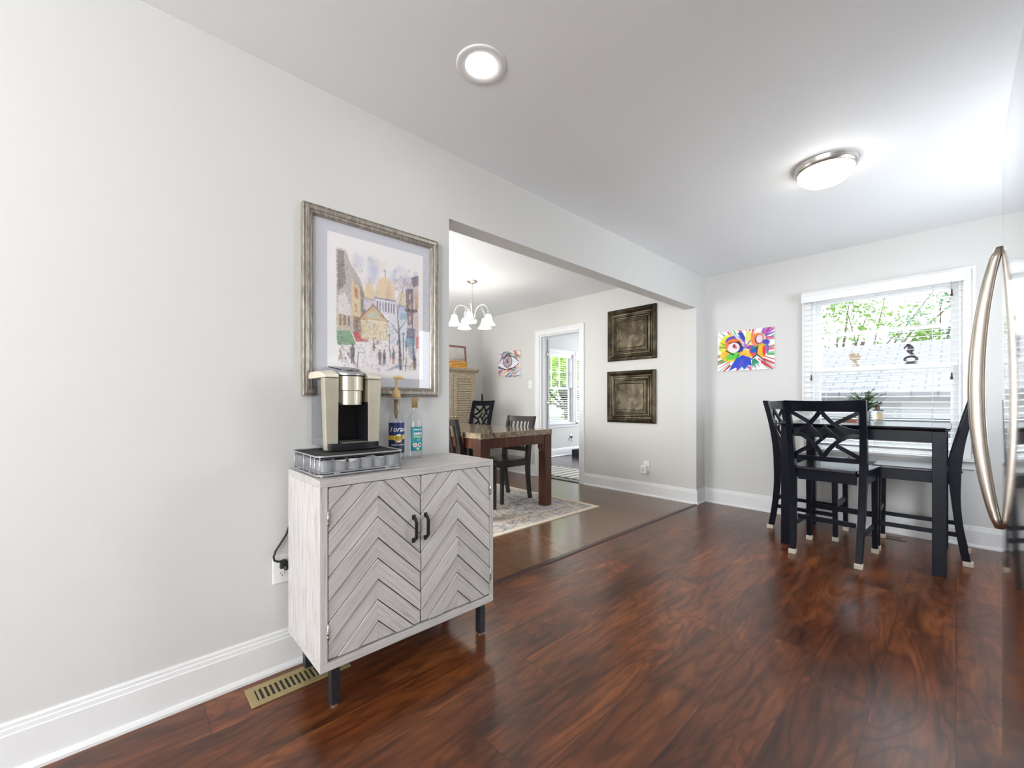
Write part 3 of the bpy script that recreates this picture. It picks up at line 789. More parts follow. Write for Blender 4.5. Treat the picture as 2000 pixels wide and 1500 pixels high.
def eye_art():
    C = Canvas(110, 130, (222, 214, 222)); rg = C.rng
    cols = [(206, 60, 110), (70, 150, 120), (236, 214, 120), (236, 236, 240), (120, 70, 130), (60, 140, 170), (226, 130, 90), (40, 60, 90), (230, 160, 200), (60, 170, 90)]
    for k in range(170):
        y = rg.uniform(0, 1); x = rg.uniform(0, 1)
        if .33 < y < .62: continue
        a = rg.uniform(-.6, .6) + (.5 if y < .35 and x > .5 else -.3)
        L = rg.uniform(.06, .2)
        C.line(x - math.cos(a) * L, y - math.sin(a) * L, x + math.cos(a) * L, y + math.sin(a) * L, rg.uniform(.010, .03), cols[rg.randint(len(cols))], .9, .004)
    C.ell(.48, .20, .36, .16, (90, 60, 66), .55, .6); C.ell(.66, .20, .12, .14, (190, 216, 206), .7, .5); C.ell(.78, .10, .07, .10, (206, 40, 84), .8, .4)
    P = []
    for k in range(21):
        t = k / 20; P.append((t * .93 + .01, .47 - .27 * math.sin(math.pi * min(1, t * 1.02)) ** .8 + .0))
    Q = []
    for k in range(21):
        t = 1 - k / 20; Q.append((t * .93 + .01, .47 + .19 * math.sin(math.pi * t) ** .9 + .06 * (1 - t)))
    O = [(x, y - .035) for x, y in P] + [(x, y + .035) for x, y in Q]
    C.poly(O, (32, 34, 48)); C.poly(P + Q, (232, 228, 238)); C.ell(.2, .42, .10, .06, (180, 170, 220), .6, .6); C.ell(.75, .36, .09, .07, (190, 226, 216), .6, .6)
    C.ell(.43, .40, .215, .235, (52, 40, 66), 1, .04); C.ell(.43, .40, .19, .21, (190, 172, 174), 1, .05)
    for k in range(90):
        a = rg.uniform(0, 6.28); r1 = rg.uniform(.02, .15); C.line(.43 + math.cos(a) * r1, .40 + math.sin(a) * r1, .43 + math.cos(a) * (r1 + .03), .40 + math.sin(a) * (r1 + .03), .008, [(60, 50, 80), (236, 226, 226), (210, 170, 160), (120, 110, 130), (40, 36, 50)][rg.randint(5)], .85)
    C.ell(.43, .40, .03, .06, (30, 26, 40), 1, .2); C.line(.02, .60, .3, .68, .03, (30, 40, 40), .9, .012); C.line(.3, .70, .78, .64, .02, (40, 34, 50), .9)
    C.ell(.47, .74, .08, .05, (226, 96, 60), .9, .4); C.ell(.40, .71, .06, .03, (230, 200, 60), .8, .4); C.ell(.88, .60, .09, .04, (226, 206, 70), .9, .4)
    return C.a

# framed street print above the cabinet
pf = thing('framed_picture', 'silver framed street scene print with grey mat above the chevron cabinet', 'picture', (0.003, .885, 1.517))
fm = NT('frame_wood'); v = fm.coord('Object', (30, 30, 6))
fm.set(Base_Color=fm.ramp(fm.noise(v, 3, 5, .7), [(.3, srgb(112, 106, 100)), (.55, srgb(168, 160, 148)), (.75, srgb(205, 198, 186))]), Roughness=.35, Metallic=.35)
def frame_sweep(w, h, prof, axis='x'):
    """mitred frame; prof: (inset from outer edge, depth out of the wall)"""
    mb = MB(); cs = [(-1, -1), (1, -1), (1, 1), (-1, 1)]
    k = len(prof); v = []
    for sx, sy in cs:
        for (i_, dpt) in prof:
            a, b = sx * (w / 2 - i_), sy * (h / 2 - i_)
            v.append((dpt, a, b) if axis == 'x' else (a, -dpt, b))
    f = []
    for c in range(4):
        c2 = (c + 1) % 4
        for j in range(k):
            j2 = (j + 1) % k
            q = (c * k + j, c2 * k + j, c2 * k + j2, c * k + j2)
            f.append(q)
    return mb.add(v, f)
frame_sweep(.664, .812, [(0, 0), (0, .024), (.004, .030), (.008, .026), (.012, .033), (.024, .030), (.030, .024), (.036, .026), (.040, .016), (.044, .012), (.044, 0)]).build('frame', fm.mat, pf)
MB().box(.002, .008, -.290, .290, -.364, .364).build('mat_board', plain('mat_grey', srgb(208, 208, 214)[:3], .8, var=.01), pf)
grid_art('print', .475, .632, street_print(), 'x', pf, .0092, .7).location = (0, .010, -.002)
MB().add([(.0135, -.289, -.363), (.0135, .289, -.363), (.0135, .289, .363), (.0135, -.289, .363)], [(0, 1, 2, 3)]).build('glass', thin_glass('picture_glass', (.98, .98, .99, 1), .01, 1.0), pf)

ct = thing('canvas_painting', 'rainbow coloured painting of a cat face on the kitchen window wall', 'painting', (.4095, YF - .001, 1.613))
grid_art('canvas', .53, .412, cat_art(), 'y', ct, .016)
et = thing('canvas_painting', 'small multicoloured painting of a single eye left of the white doorway', 'painting', (-2.90, YD - .001, 1.675))
grid_art('canvas', .505, .405, eye_art(), 'y', et, .016)

# ------------------------------------------------------------------ tin ceiling tiles used as wall art
tin = NT('old_tin'); v = tin.coord()
f1 = tin.noise(v, 6, 6, .65, .6)
tin.set(Base_Color=tin.ramp(f1, [(.3, srgb(34, 27, 21)), (.5, srgb(70, 60, 45)), (.74, srgb(122, 114, 98))]), Metallic=.75, Roughness=tin.math('MULTIPLY_ADD', f1, .5, .12))
tin.bump(tin.noise(v, 18, 4), .25, .004)
def tin_tile(label, x, z, w, h, seed):
    t = thing('tin_tile', label, 'wall art', (x, YD - .002, z), 0, None)
    rnd = random.Random(seed)
    prof = [(0, .004), (0, .022), (.010, .030), (.030, .036), (.045, .026), (.055, .010), (.070, .008), (.078, .020), (.094, .020), (.102, .006), (.112, .006), (.116, .015), (.122, .007), (.150, .007), (.154, .014), (.158, .009)]
    mb = frame_sweep(w, h, prof[::1], 'y')
    mb.f = [q for q in mb.f if not (q[0] % len(prof) == len(prof) - 1)]
    mb.m = mb.m[:len(mb.f)]; mb.sm = mb.sm[:len(mb.f)]
    mb.v = [(a + rnd.uniform(-.0025, .0025), b + rnd.uniform(-.0015, .0015), c + rnd.uniform(-.0025, .0025)) for a, b, c in mb.v]
    a, b = w / 2 - .157, h / 2 - .157
    N = 10; g = []
    for j in range(N + 1):
        for i in range(N + 1):
            g.append((-a + 2 * a * i / N, -.009 - .002 * rnd.random(), -b + 2 * b * j / N))
    mb.add(g, [(j * (N + 1) + i, j * (N + 1) + i + 1, (j + 1) * (N + 1) + i + 1, (j + 1) * (N + 1) + i) for j in range(N) for i in range(N)], 0, True)
    for sx, sz, L, ax_ in ((0, -1, w, 0), (0, 1, w, 0), (-1, 0, h, 1), (1, 0, h, 1)):
        n_ = 22
        for k in range(n_):
            q = (-.5 + (k + .5) / n_)
            L2 = (w if ax_ == 0 else h) - .272
            px_, pz_ = (q * L2, sz * (h / 2 - .136)) if ax_ == 0 else (sx * (w / 2 - .136), q * L2)
            mb.box(px_ - .0042, px_ + .0042, -.017, -.008, pz_ - .0042, pz_ + .0042)
    mb.build('panel', tin.mat, t)
    MB().box(-w / 2 + .01, w / 2 - .01, -.004, -.0005, -h / 2 + .01, h / 2 - .01).build('backing', tin.mat, t)
tin_tile('upper of two pressed tin panels on the dining wall, with bright tarnish patches', -.765, 1.893, .642, .622, 1)
tin_tile('lower of two pressed tin panels on the dining wall, darker and evenly brown', -.772, 1.146, .642, .622, 2)

# ------------------------------------------------------------------ chevron cabinet
def grain(name, rot, c0=(164, 159, 156), c1=(200, 196, 193), c2=(214, 211, 208), axis='x'):
    n = NT(name)
    v = n.coord('Object', (1, 1, 1), rot)
    m2 = n.node('ShaderNodeMapping', {'Vector': v}); m2.inputs['Scale'].default_value = (30, 3.0, 80)
    f = n.noise(m2.outputs[0], 2.2, 6, .62, .35)
    g = n.noise(v, 3.5, 3, .5)
    gi = n.node('ShaderNodeNewGeometry').outputs['Random Per Island']
    c = n.ramp(f, [(.28, srgb(*c0)), (.46, srgb(*c1)), (.68, srgb(*c2))])
    c = n.mix(1.0, c, n.ramp(g, [(.3, (.90, .89, .885, 1)), (.7, (1.0, 1.0, 1.0, 1))]), 'MULTIPLY')
    c = n.mix(.8, c, n.ramp(gi, [(0, (.86, .86, .86, 1)), (1, (1.04, 1.04, 1.04, 1))]), 'MULTIPLY')
    n.set(Base_Color=c, Roughness=.42, Specular_IOR_Level=.4); n.bump(f, .12, .002)
    return n.mat
gr_h = grain('grey_wood_horizontal', (0, 0, 0)); gr_v = grain('grey_wood_vertical', (R(90), 0, 0))
gr_p = grain('grey_wood_rising', (R(-45), 0, 0)); gr_m = grain('grey_wood_falling', (R(45), 0, 0))
CX0, CX1, CY0, CY1, CZ0, CZ1 = .042, .408, .494, 1.268, .157, .816
cab = thing('sideboard_cabinet', 'grey washed two door chevron cabinet on black legs against the left wall', 'cabinet', (.225, .881, 0))
def loc(mb, ox=.225, oy=.881, oz=0):
    mb.v = [(a - ox, b - oy, c - oz) for a, b, c in mb.v]; return mb
mb = MB().box(CX0, CX1, CY0, CY1, CZ1 - .026, CZ1, 0).box(CX0, CX1, CY0, CY1, CZ0, CZ0 + .030, 0)
mb.box(CX0, CX1, CY0, CY0 + .026, CZ0 + .030, CZ1 - .026, 1).box(CX0, CX1, CY1 - .018, CY1, CZ0 + .030, CZ1 - .026, 1)
loc(mb).build('carcass', [gr_h, gr_v], cab, bevel=.0015)
loc(MB().box(CX0 + .002, CX0 + .008, CY0 + .026, CY1 - .018, CZ0 + .03, CZ1 - .026)).build('back_panel', gr_v, cab)
def clip(poly, a, b, c):
    """keep a*x+b*y<=c"""
    o = []
    for i in range(len(poly)):
        p, q = poly[i], poly[(i + 1) % len(poly)]
        dp, dq = a * p[0] + b * p[1] - c, a * q[0] + b * q[1] - c
        if dp <= 0: o.append(p)
        if dp * dq < 0:
            t = dp / (dp - dq); o.append((p[0] + t * (q[0] - p[0]), p[1] + t * (q[1] - p[1])))
    return o
dark_gap = plain('groove_backing', srgb(46, 41, 38)[:3], .8, var=.1)  # dark brown backing that shows in the gaps between boards
for (y0, y1, yc, hy, hs_) in ((.522, .8835, .703, .851, -1), (.8865, 1.248, 1.066, .905, 1)):
    z0, z1 = .194, .7885
    dr = loc(MB().box(CX1 - .020, CX1 - .009, y0, y1, z0, z1)).build('door', dark_gap, cab)
    mb = MB()
    for k in range(-3, 11):
        za = .732 - .0775 * (k - 1); zb = za - .0775      # apex heights of the band
        xt = CX1 - .0002 if k % 2 == 0 else CX1 - .0050
        for side in (0, 1):
            rect = [(y0 + .001, z0 + .001), (yc, z0 + .001), (yc, z1 - .001), (y0 + .001, z1 - .001)] if side == 0 else [(yc, z0 + .001), (y1 - .001, z0 + .001), (y1 - .001, z1 - .001), (yc, z1 - .001)]
            sg = 1 if side == 0 else -1     # left half rises towards the apex
            # z <= za + sg*(y-yc) ; z >= zb + sg*(y-yc)
            p = clip(rect, -sg, 1, za - sg * yc - .0024)
            if p: p = clip(p, sg, -1, -(zb - sg * yc) - .0024)
            if len(p) >= 3:
                mb.prism(p, CX1 - .010, xt, 'x', side)
    loc(mb).build('chevron_boards', [gr_p, gr_m], dr, bevel=.0012, seg=1)
    h = MB()
    hz0, hz1 = .525, .635
    h.box(CX1 - .001, CX1 + .003, hy - .007, hy + .007, hz0, hz0 + .018).box(CX1 - .001, CX1 + .003, hy - .007, hy + .007, hz1 - .018, hz1)
    h.tube([(CX1 + .002, hy, hz0 + .010), (CX1 + .014, hy, hz0 + .016), (CX1 + .021, hy, hz0 + .026), (CX1 + .022, hy, hz1 - .026), (CX1 + .014, hy, hz1 - .016), (CX1 + .002, hy, hz1 - .010)], .0048, sq=True)
    loc(h).build('handle', M['black'], dr)
    hyy = y0 - .004 if hs_ < 0 else y1 + .004
    for za in (.682, .290):
        hg = MB().tube([(CX1 + .001, hyy + .003 * -hs_, za - .027), (CX1 + .001, hyy + .003 * -hs_, za + .027)], .0032, 8)
        for q in (-.015, 0, .015): hg.tube([(CX1 + .001, hyy + .003 * -hs_, za + q - .002), (CX1 + .001, hyy + .003 * -hs_, za + q + .002)], .0042, 8)
        loc(hg).build('hinge', M['nickel'], dr)
blk = NT('distressed_black'); v = blk.coord(); blk.set(Base_Color=blk.ramp(blk.noise(v, 90, 3, .7), [(.30, (.012, .013, .016, 1)), (.76, (.03, .032, .038, 1)), (.84, (.25, .24, .23, 1))]), Roughness=.4)
mb = MB().box(.345, .368, .535, 1.225, .132, CZ0).box(.062, .085, .535, 1.225, .132, CZ0).box(.085, .345, .535, .558, .132, CZ0).box(.085, .345, 1.202, 1.225, .132, CZ0)
loc(mb).build('base_frame', blk.mat, cab)
for lx, ly in ((.357, .560), (.357, 1.232), (.073, .560), (.073, 1.232)):
    lg = loc(MB().box(lx - .017, lx + .017, ly - .016, ly + .016, .007, .132)).build('leg', blk.mat, cab, bevel=.002)
    loc(MB().cyl(lx, ly, 0, .008, .014, 14)).build('glide', M['nickel'], lg)

# ------------------------------------------------------------------ storage drawer tray with pods, coffee maker on it
def rrect(x0, x1, y0, y1, z, r=.03, n=6):
    P = []
    for cx, cy, a in ((x1 - r, y1 - r, 0), (x0 + r, y1 - r, 90), (x0 + r, y0 + r, 180), (x1 - r, y0 + r, 270)):
        for k in range(n + 1): t = R(a + 90 * k / n); P.append((cx + r * math.cos(t), cy + r * math.sin(t), z))
    return P
TZ = CZ1
tray = thing('pod_drawer', 'silver wire pod drawer with black top on the chevron cabinet', 'storage drawer', (.2175, .665, TZ))
mt = NT('wire_mesh'); v = mt.coord('Object', (1, 1, 1))
sp_ = mt.node('ShaderNodeSeparateXYZ', {0: v})
s1 = mt.math('FRACT', mt.math('MULTIPLY', mt.math('ADD', mt.math('ADD', sp_.outputs[0], sp_.outputs[1]), sp_.outputs[2]), 260)); s2 = mt.math('FRACT', mt.math('MULTIPLY', mt.math('SUBTRACT', mt.math('ADD', sp_.outputs[0], sp_.outputs[1]), sp_.outputs[2]), 260))
hole = mt.math('MULTIPLY', mt.math('GREATER_THAN', s1, .30), mt.math('GREATER_THAN', s2, .30))
tr_ = mt.node('ShaderNodeBsdfTransparent'); mx_ = mt.node('ShaderNodeMixShader', {0: hole, 1: mt.bsdf.outputs[0], 2: tr_.outputs[0]})
mt.set(Base_Color=(.42, .44, .47, 1), Metallic=.6, Roughness=.4); mt.t.links.new(mx_.outputs[0], mt.out.inputs['Surface'])
tx0, tx1, ty0, ty1 = -.1525, .1525, -.165, .165
mb = MB()
mb.prism([(p[0], p[1]) for p in rrect(tx0 + .004, tx1 - .004, ty0 + .004, ty1 - .004, 0, .028)], .066, .074, 'z')
mb.build('top_board', plain('black_mat', (.018, .018, .019), .75, var=.15), tray)
mb = MB().tube(rrect(tx0, tx1, ty0, ty1, .0745), .003, 8, True).tube(rrect(tx0, tx1, ty0, ty1, .0085), .003, 8, True)
for x, y in ((tx1 - .03, ty0), (tx1 - .075, ty0), (tx1 - .15, ty0), (tx0 + .045, ty0), (tx1 - .008, ty0 + .009), (tx1 - .03, ty1), (tx0 + .03, ty1), (tx1 - .12, ty1)):
    mb.tube([(x, y, .0085), (x, y, .0745)], .0025, 8)
mb.tube([(tx1 - .12, ty0 + .004, .009), (tx1 - .12, ty1 - .004, .009)], .0022, 6).tube([(tx0 + .06, ty0 + .004, .009), (tx0 + .06, ty1 - .004, .009)], .0022, 6)
for x, y in ((tx1 - .02, ty0 + .02), (tx1 - .02, ty1 - .02), (tx0 + .02, ty0 + .02), (tx0 + .02, ty1 - .02)): mb.cyl(x, y, 0, .0062, .005, 10)
mb.build('wire_frame', M['wire'], tray)
# drawer basket
dx0, dx1, dy0, dy1 = tx0 + .012, tx1 - .006, ty0 + .008, ty1 - .008
ring = rrect(dx0, dx1, dy0, dy1, 0, .024)
def topz(p):
    if p[0] < dx1 - .004: return .058
    t = (p[1] - dy0) / (dy1 - dy0)
    return .060 - .013 * math.sin(math.pi * min(1, max(0, (t - .1) / .45))) ** 2 * (t < .55) - .0 + (.004 * math.exp(-((t - .60) / .06) ** 2)) - .010 * math.exp(-((t - .72) / .05) ** 2)
dense = []
for i in range(len(ring)):
    p, q = Vector(ring[i]), Vector(ring[(i + 1) % len(ring)])
    m_ = max(1, int((q - p).length / .006))
    for k in range(m_): dense.append(tuple(p.lerp(q, k / m_)))
dn = len(dense); mb = MB()
mb.add([(p[0], p[1], .016) for p in dense] + [(p[0], p[1], topz(p)) for p in dense], [(i, (i + 1) % dn, dn + (i + 1) % dn, dn + i) for i in range(dn)], 0)
mb.add([(p[0], p[1], .0155) for p in dense], [tuple(range(dn))], 0)
dw = mb.build('drawer', mt.mat, tray)
MB().tube([(p[0], p[1], topz(p)) for p in dense], .0016, 6, True).tube([(p[0], p[1], .016) for p in dense], .0024, 6, True).build('rim', M['wire'], dw)
for yy in (-.095, .10):
    MB().tube([(dx1 + .001, yy - .012, .010), (dx1 + .001, yy, .014), (dx1 + .001, yy + .012, .010)], .0018, 6).build('latch', M['wire'], dw)
podm = plain('pod_white', srgb(225, 224, 226)[:3], .4, var=.02)
foil = plain('pod_foil', srgb(205, 205, 210)[:3], .25, .8, .05)
first = None
for row in range(3):
    for k in range(6):
        x, y = .2175 + dx1 - .030 - row * .052, .665 - .1275 + k * .0505 + (.001 if k else 0)
        if first is None:
            first = thing('coffee_pod', None, 'coffee pod', (x, y, TZ + .0175), 0, 'coffee pods in the wire drawer')
            MB().lathe([(0, 0), (.0175, 0), (.0182, .003), (.0212, .034), (.0232, .0375), (.0232, .0405), (.0, .0405)], n=22).build('cup', podm, first)
            MB().cyl(0, 0, .0406, .0411, .0225, 20).build('foil_lid', foil, first)
            o = first
        else:
            o = copy_tree(first); o.location = (x, y, TZ + .0175)
        o['label'] = 'white coffee pod in the silver mesh drawer under the coffee maker'

gold = NT('champagne_metal'); v = gold.coord(); gold.set(Base_Color=gold.ramp(gold.noise(v, 12, 3), [(.3, srgb(196, 188, 170)), (.7, srgb(210, 203, 186))]), Roughness=.32, Metallic=.55)
cream = plain('champagne_plastic', srgb(226, 218, 198)[:3], .3, .1, .02)
ckb = plain('gloss_black', (.014, .015, .018), .18, var=.1)
silv = plain('silver_grey', srgb(176, 178, 180)[:3], .3, .6, .03)
CZ = TZ + .0775
brew = thing('coffee_maker', 'champagne and black single serve coffee maker on the pod drawer', 'coffee maker', (.124, .687, CZ), R(0))
for sg in (-1, 1):
    mb = MB()
    y_in0, y_in1, y_o0, y_o1 = .062 * sg, .060 * sg, .108 * sg, .117 * sg
    xa = .062 if sg < 0 else -.085
    sec = [(xa, 0), (.098, 0), (.102, .284), (xa, .284)]
    zs = lambda z: z / .284
    vs = []
    for (x, z) in sec:
        vs.append((x, y_in0 + (y_in1 - y_in0) * zs(z), z)); vs.append((x, y_o0 + (y_o1 - y_o0) * zs(z), z))
    mb.add(vs, [(0, 1, 3, 2), (2, 3, 5, 4), (4, 5, 7, 6), (6, 7, 1, 0), (0, 2, 4, 6), (1, 7, 5, 3)])
    mb.build('side_tower', gold.mat, brew, bevel=.004)
    # curved cap above each tower
    prof = [(.104, .286), (.104, .292), (.098, .300), (.070, .310), (.030, .319), (-.02, .322), (-.07, .320), (-.088, .312), (-.088, .286)]
    mb = MB(); n_ = len(prof)
    a, b = (.060 * sg, .119 * sg)
    vs = [(x, a, z) for x, z in prof] + [(x, b - .004 * sg, z - max(0, (z - .292)) * .25) for x, z in prof]
    mb.add(vs, [tuple(range(n_)), tuple(range(n_, 2 * n_))[::-1]] + [(i, n_ + i, n_ + (i + 1) % n_, (i + 1) % n_) for i in range(n_)])
    mb.build('shoulder_cap', cream, brew, bevel=.003)
# water tank on the left side
mb = MB().prism([(-.085, -.104), (.058, -.104), (.060, -.064), (-.085, -.064)], .012, .284, 'z')
mb.build('water_tank', thin_glass('tank_plastic', (.72, .75, .78, 1), .06, 2.0), brew, bevel=.004)
MB().box(-.080, .055, -.101, -.066, .013, .045).build('tank_base', silv, brew, bevel=.003)
# centre column and cup cavity
MB().box(-.085, -.006, -.059, .059, 0, .285).build('centre_column', ckb, brew)
for sg in (-1, 1): MB().box(-.006, .094, .059 * sg - .0015, .059 * sg + .0015, .028, .19).build('cavity_lining', ckb, brew)
mb = MB()
def halfdrum(mb, r, z0, z1, cx=.045, n=20, xb=-.006, mi=0):
    P = [(xb, -r)] + [(cx + r * math.sin(math.pi * k / n) * 1.05, -r * math.cos(math.pi * k / n)) for k in range(n + 1)] + [(xb, r)]
    mb.prism(P, z0, z1, 'z', mi)
halfdrum(mb, .0565, .236, .2955); mb.build('brew_head', gold.mat, brew, bevel=.002)
mb = MB(); halfdrum(mb, .0515, .178, .236); mb.build('pod_holder', gold.mat, brew, bevel=.002)
# lid: silver rim with black inlay, sloping to the front
mb = MB()
P = [(.045 + .066 * math.sin(math.pi * k / 24), -.0595 * math.cos(math.pi * k / 24)) for k in range(25)] + [(-.086, .0595), (-.086, -.0595)]
def lidz(x, t): return {0: .2965, 1: .303, 2: .3075}[t] + (.024, .024, .027)[t] * (1 - min(1, max(0, (x + .09) / .20)) ** 1.7) * (.1 if t == 0 else 1)
n_ = len(P)
lay = [(1.0, 0), (1.0, 1), (.86, 2)]
vs = []
for sc, t in lay:
    for x, y in P: vs.append((.0 + (x) * sc, y * sc, lidz(x, t) + (.004 if t == 2 else 0)))
fs = [tuple(range(n_))[::-1], tuple(range(2 * n_, 3 * n_))]
for L in range(2):
    fs += [(L * n_ + i, L * n_ + (i + 1) % n_, (L + 1) * n_ + (i + 1) % n_, (L + 1) * n_ + i) for i in range(n_)]
mb.add(vs, fs)
lid = mb.build('lid', silv, brew, bevel=.002)
mb = MB(); vs = []
Q = [(x * .74 + .004, y * .78) for x, y in P]
for dz in (0, .004):
    for (x, y), (x2, y2) in zip(Q, P): vs.append((x, y, lidz(x2, 2) + .004 + dz))
mb.add(vs, [tuple(range(n_))[::-1], tuple(range(n_, 2 * n_))] + [(i, (i + 1) % n_, n_ + (i + 1) % n_, n_ + i) for i in range(n_)])
mb.build('inlay', ckb, lid, bevel=.001)
MB().tube([(.108 * math.sin(math.pi * k / 20) ** .5 * 1.0 + .003, -.058 * math.cos(math.pi * k / 20), .297) for k in range(1, 20)], .002, 6).build('seam', ckb, brew)
# drip tray with metal grate
mb = MB(); P = [(-.004, -.094)] + [(.088 + .030 * math.sin(math.pi * k / 16), -.094 * math.cos(math.pi * k / 16)) for k in range(17)] + [(-.004, .094)]
P = [(x, y) for x, y in P if True]
front = [(.104, -.104)] + [(.104 + .022 * math.sin(math.pi * k / 16), -.104 * math.cos(math.pi * k / 16)) for k in range(1, 16)] + [(.104, .104)]
mb.prism(front, 0, .028, 'z').prism([(-.004, -.0565), (.104, -.0565), (.104, .0565), (-.004, .0565)], 0, .024, 'z')
dt_ = mb.build('drip_tray', ckb, brew, bevel=.0015)
mb = MB()
for k in range(13):
    y = -.054 + k * .009
    mb.box(.0, .112, y - .0012, y + .0012, .0285, .0305)
for k in range(9):
    x = .008 + k * .012
    mb.box(x - .001, x + .001, -.055, .055, .0285, .0308)
mb.build('grate', M['chrome'], dt_)
# power cord seen by the wall socket
cordb = plain('cord_rubber', (.012, .012, .012), .5, var=.1)

# ------------------------------------------------------------------ bottles
def text_mesh(s, size, extrude=0.0, align='CENTER', shear=0.0, bold=0.0):
    cu = bpy.data.curves.new('txt', 'FONT'); cu.body = s; cu.size = size; cu.extrude = extrude; cu.align_x = align; cu.shear = shear; cu.offset = bold; cu.resolution_u = 2
    o = bpy.data.objects.new('txt', cu); COL.objects.link(o)
    dg = bpy.context.evaluated_depsgraph_get(); dg.update()
    me = bpy.data.meshes.new_from_object(o.evaluated_get(dg))
    bpy.data.objects.remove(o, do_unlink=True); bpy.data.curves.remove(cu)
    return me
def wrap_text(name, s, size, r, a0, z0, mat, parent, shear=0.0, bold=0.0):
    me = text_mesh(s, size, 0, 'CENTER', shear, bold)
    for v in me.vertices:
        x, y = v.co.x, v.co.y; a = a0 + x / r
        v.co = (r * math.cos(a), r * math.sin(a), z0 + y)
    me.name = name; me.materials.clear(); me.materials.append(mat)
    o = bpy.data.objects.new(name, me); COL.objects.link(o); o.parent = parent
    return o
def patch(name, r, a0, a1, z0, z1, mat, parent, n=20):
    mb = MB(); mb.lathe([(r, z0), (r, z1)], n=n, a0=a0, a1=a1); return mb.build(name, mat, parent)
def disc_on(name, r, a0, z0, rad, mat, parent, n=18):
    mb = MB(); vs = [(0, 0)] + [(rad * math.cos(2 * math.pi * k / n), rad * math.sin(2 * math.pi * k / n)) for k in range(n)]
    mb.add([(r * math.cos(a0 + x / r), r * math.sin(a0 + x / r), z0 + y) for x, y in vs], [(0, k + 1, (k + 1) % n + 1) for k in range(n)])
    return mb.build(name, mat, parent)
white_i = plain('ink_white', (.85, .85, .85), .5, var=.01)
navy = plain('label_navy', srgb(20, 44, 110)[:3], .4, var=.04); navy2 = plain('label_dark_navy', srgb(24, 34, 70)[:3], .4, var=.04)
yel = plain('label_yellow', srgb(240, 205, 40)[:3], .4, var=.03); brown = plain('label_brown', srgb(120, 84, 40)[:3], .5, var=.2)
teal = plain('label_teal', srgb(22, 140, 155)[:3], .4, var=.03); lgreen = plain('label_lime', srgb(205, 226, 150)[:3], .5)
peach = plain('label_peach', srgb(236, 170, 130)[:3], .5); bluei = plain('label_blue', srgb(60, 84, 140)[:3], .5)
bottle_glass = thin_glass('bottle_glass', (.955, .965, .965, 1), .02, 1.25)
b1 = thing('syrup_bottle', 'clear syrup bottle with a navy label and tan pump beside the coffee maker', 'bottle', (.082, .947, TZ))
MB().lathe([(0, .001), (.034, .001), (.0365, .006), (.0365, .165), (.034, .185), (.026, .205), (.0195, .222), (.0165, .245), (.0150, .268), (.0165, .272), (.0165, .282), (.0, .2825)], n=32).build('glass_body', bottle_glass, b1)
lb = patch('label', .0372, R(-95), R(62), .030, .172, navy, b1, 28)
patch('label_band', .0374, R(-95), R(-36), .092, .113, yel, lb, 12); patch('label_band', .0374, R(22), R(62), .095, .116, yel, lb, 8)
patch('label_base', .0373, R(-95), R(62), .030, .088, navy2, lb, 28)
wrap_text('lettering', 'Torani', .034, .0377, R(-14), .131, white_i, lb, .35, .0006)
disc_on('emblem', .0376, R(-10), .100, .019, white_i, lb); disc_on('emblem_centre', .0378, R(-10), .098, .014, yel, lb)
mb = MB()
for k in range(6):
    a = R(-10) + (-.012 + k * .0046) / .038; mb.lathe([(.0380, .086 + (k % 2) * .004), (.0380, .104 + (k % 3) * .004)], n=2, a0=a, a1=a + .055)
mb.build('emblem_bottles', brown, lb)
wrap_text('lettering', 'FRENCH VANILLA', .0085, .0377, R(-10), .066, white_i, lb, 0, .0002)
wrap_text('lettering', 'PURE FLAVOR', .0052, .0377, R(-10), .079, white_i, lb)
tan_p = plain('pump_tan', srgb(222, 190, 132)[:3], .4, var=.02); tan_d = plain('pump_dip', srgb(170, 146, 108)[:3], .4, var=.03)
pm = MB().lathe([(0, .2835), (.020, .2835), (.0205, .296), (.0185, .305), (.0185, .309), (.016, .312), (.015, .322), (.007, .328), (.0055, .330), (.0055, .372), (.008, .374), (.010, .378), (.0, .378)], n=22).build('pump', tan_p, b1)
mb = MB().lathe([(0, .3785), (.012, .3785), (.015, .383), (.013, .388), (.0, .390)], n=18)
mb.tube([(0, 0, .383), (.012, .016, .384), (.022, .028, .378)], [.009, .008, .005], 10)
mb.build('pump_head', tan_p, pm)
MB().lathe([(0, .281), (.0105, .281), (.0105, .215), (.007, .205), (.004, .190), (.0, .190)], n=16).build('dip_tube', tan_d, pm)
MB().lathe([(.0165, .2832), (.030, .2815), (.030, .2828), (.0165, .2845)], n=22).build('collar', plain('clear_collar', srgb(190, 190, 200)[:3], .3), pm)
b2 = thing('syrup_bottle', 'clear syrup bottle with a teal label and cork stopper, nearest the opening', 'bottle', (.100, 1.034, TZ))
MB().lathe([(0, .001), (.033, .001), (.0355, .006), (.0355, .170), (.033, .188), (.024, .208), (.0165, .222), (.0150, .228), (.0150, .262), (.0162, .264), (.0162, .272), (.0, .2725)], n=32).build('glass_body', bottle_glass, b2)
lb = patch('label', .0362, R(-62), R(70), .036, .150, teal, b2, 28)
wrap_text('lettering', "Skinny Mix", .0105, .0366, R(0), .134, white_i, lb, 0, .0003)
wrap_text('lettering', 'SIMPLE', .0155, .0366, R(0), .112, white_i, lb, 0, .0006); wrap_text('lettering', 'SYRUP', .0155, .0366, R(0), .097, lgreen, lb, 0, .0006)
wrap_text('lettering', 'ZERO', .0075, .0366, R(0), .085, white_i, lb)
disc_on('emblem', .0366, R(-26), .064, .0105, white_i, lb); disc_on('emblem_centre', .0368, R(-26), .064, .0075, peach, lb)
disc_on('emblem', .0366, R(12), .064, .0105, white_i, lb); disc_on('emblem_centre', .0368, R(12), .064, .006, bluei, lb)
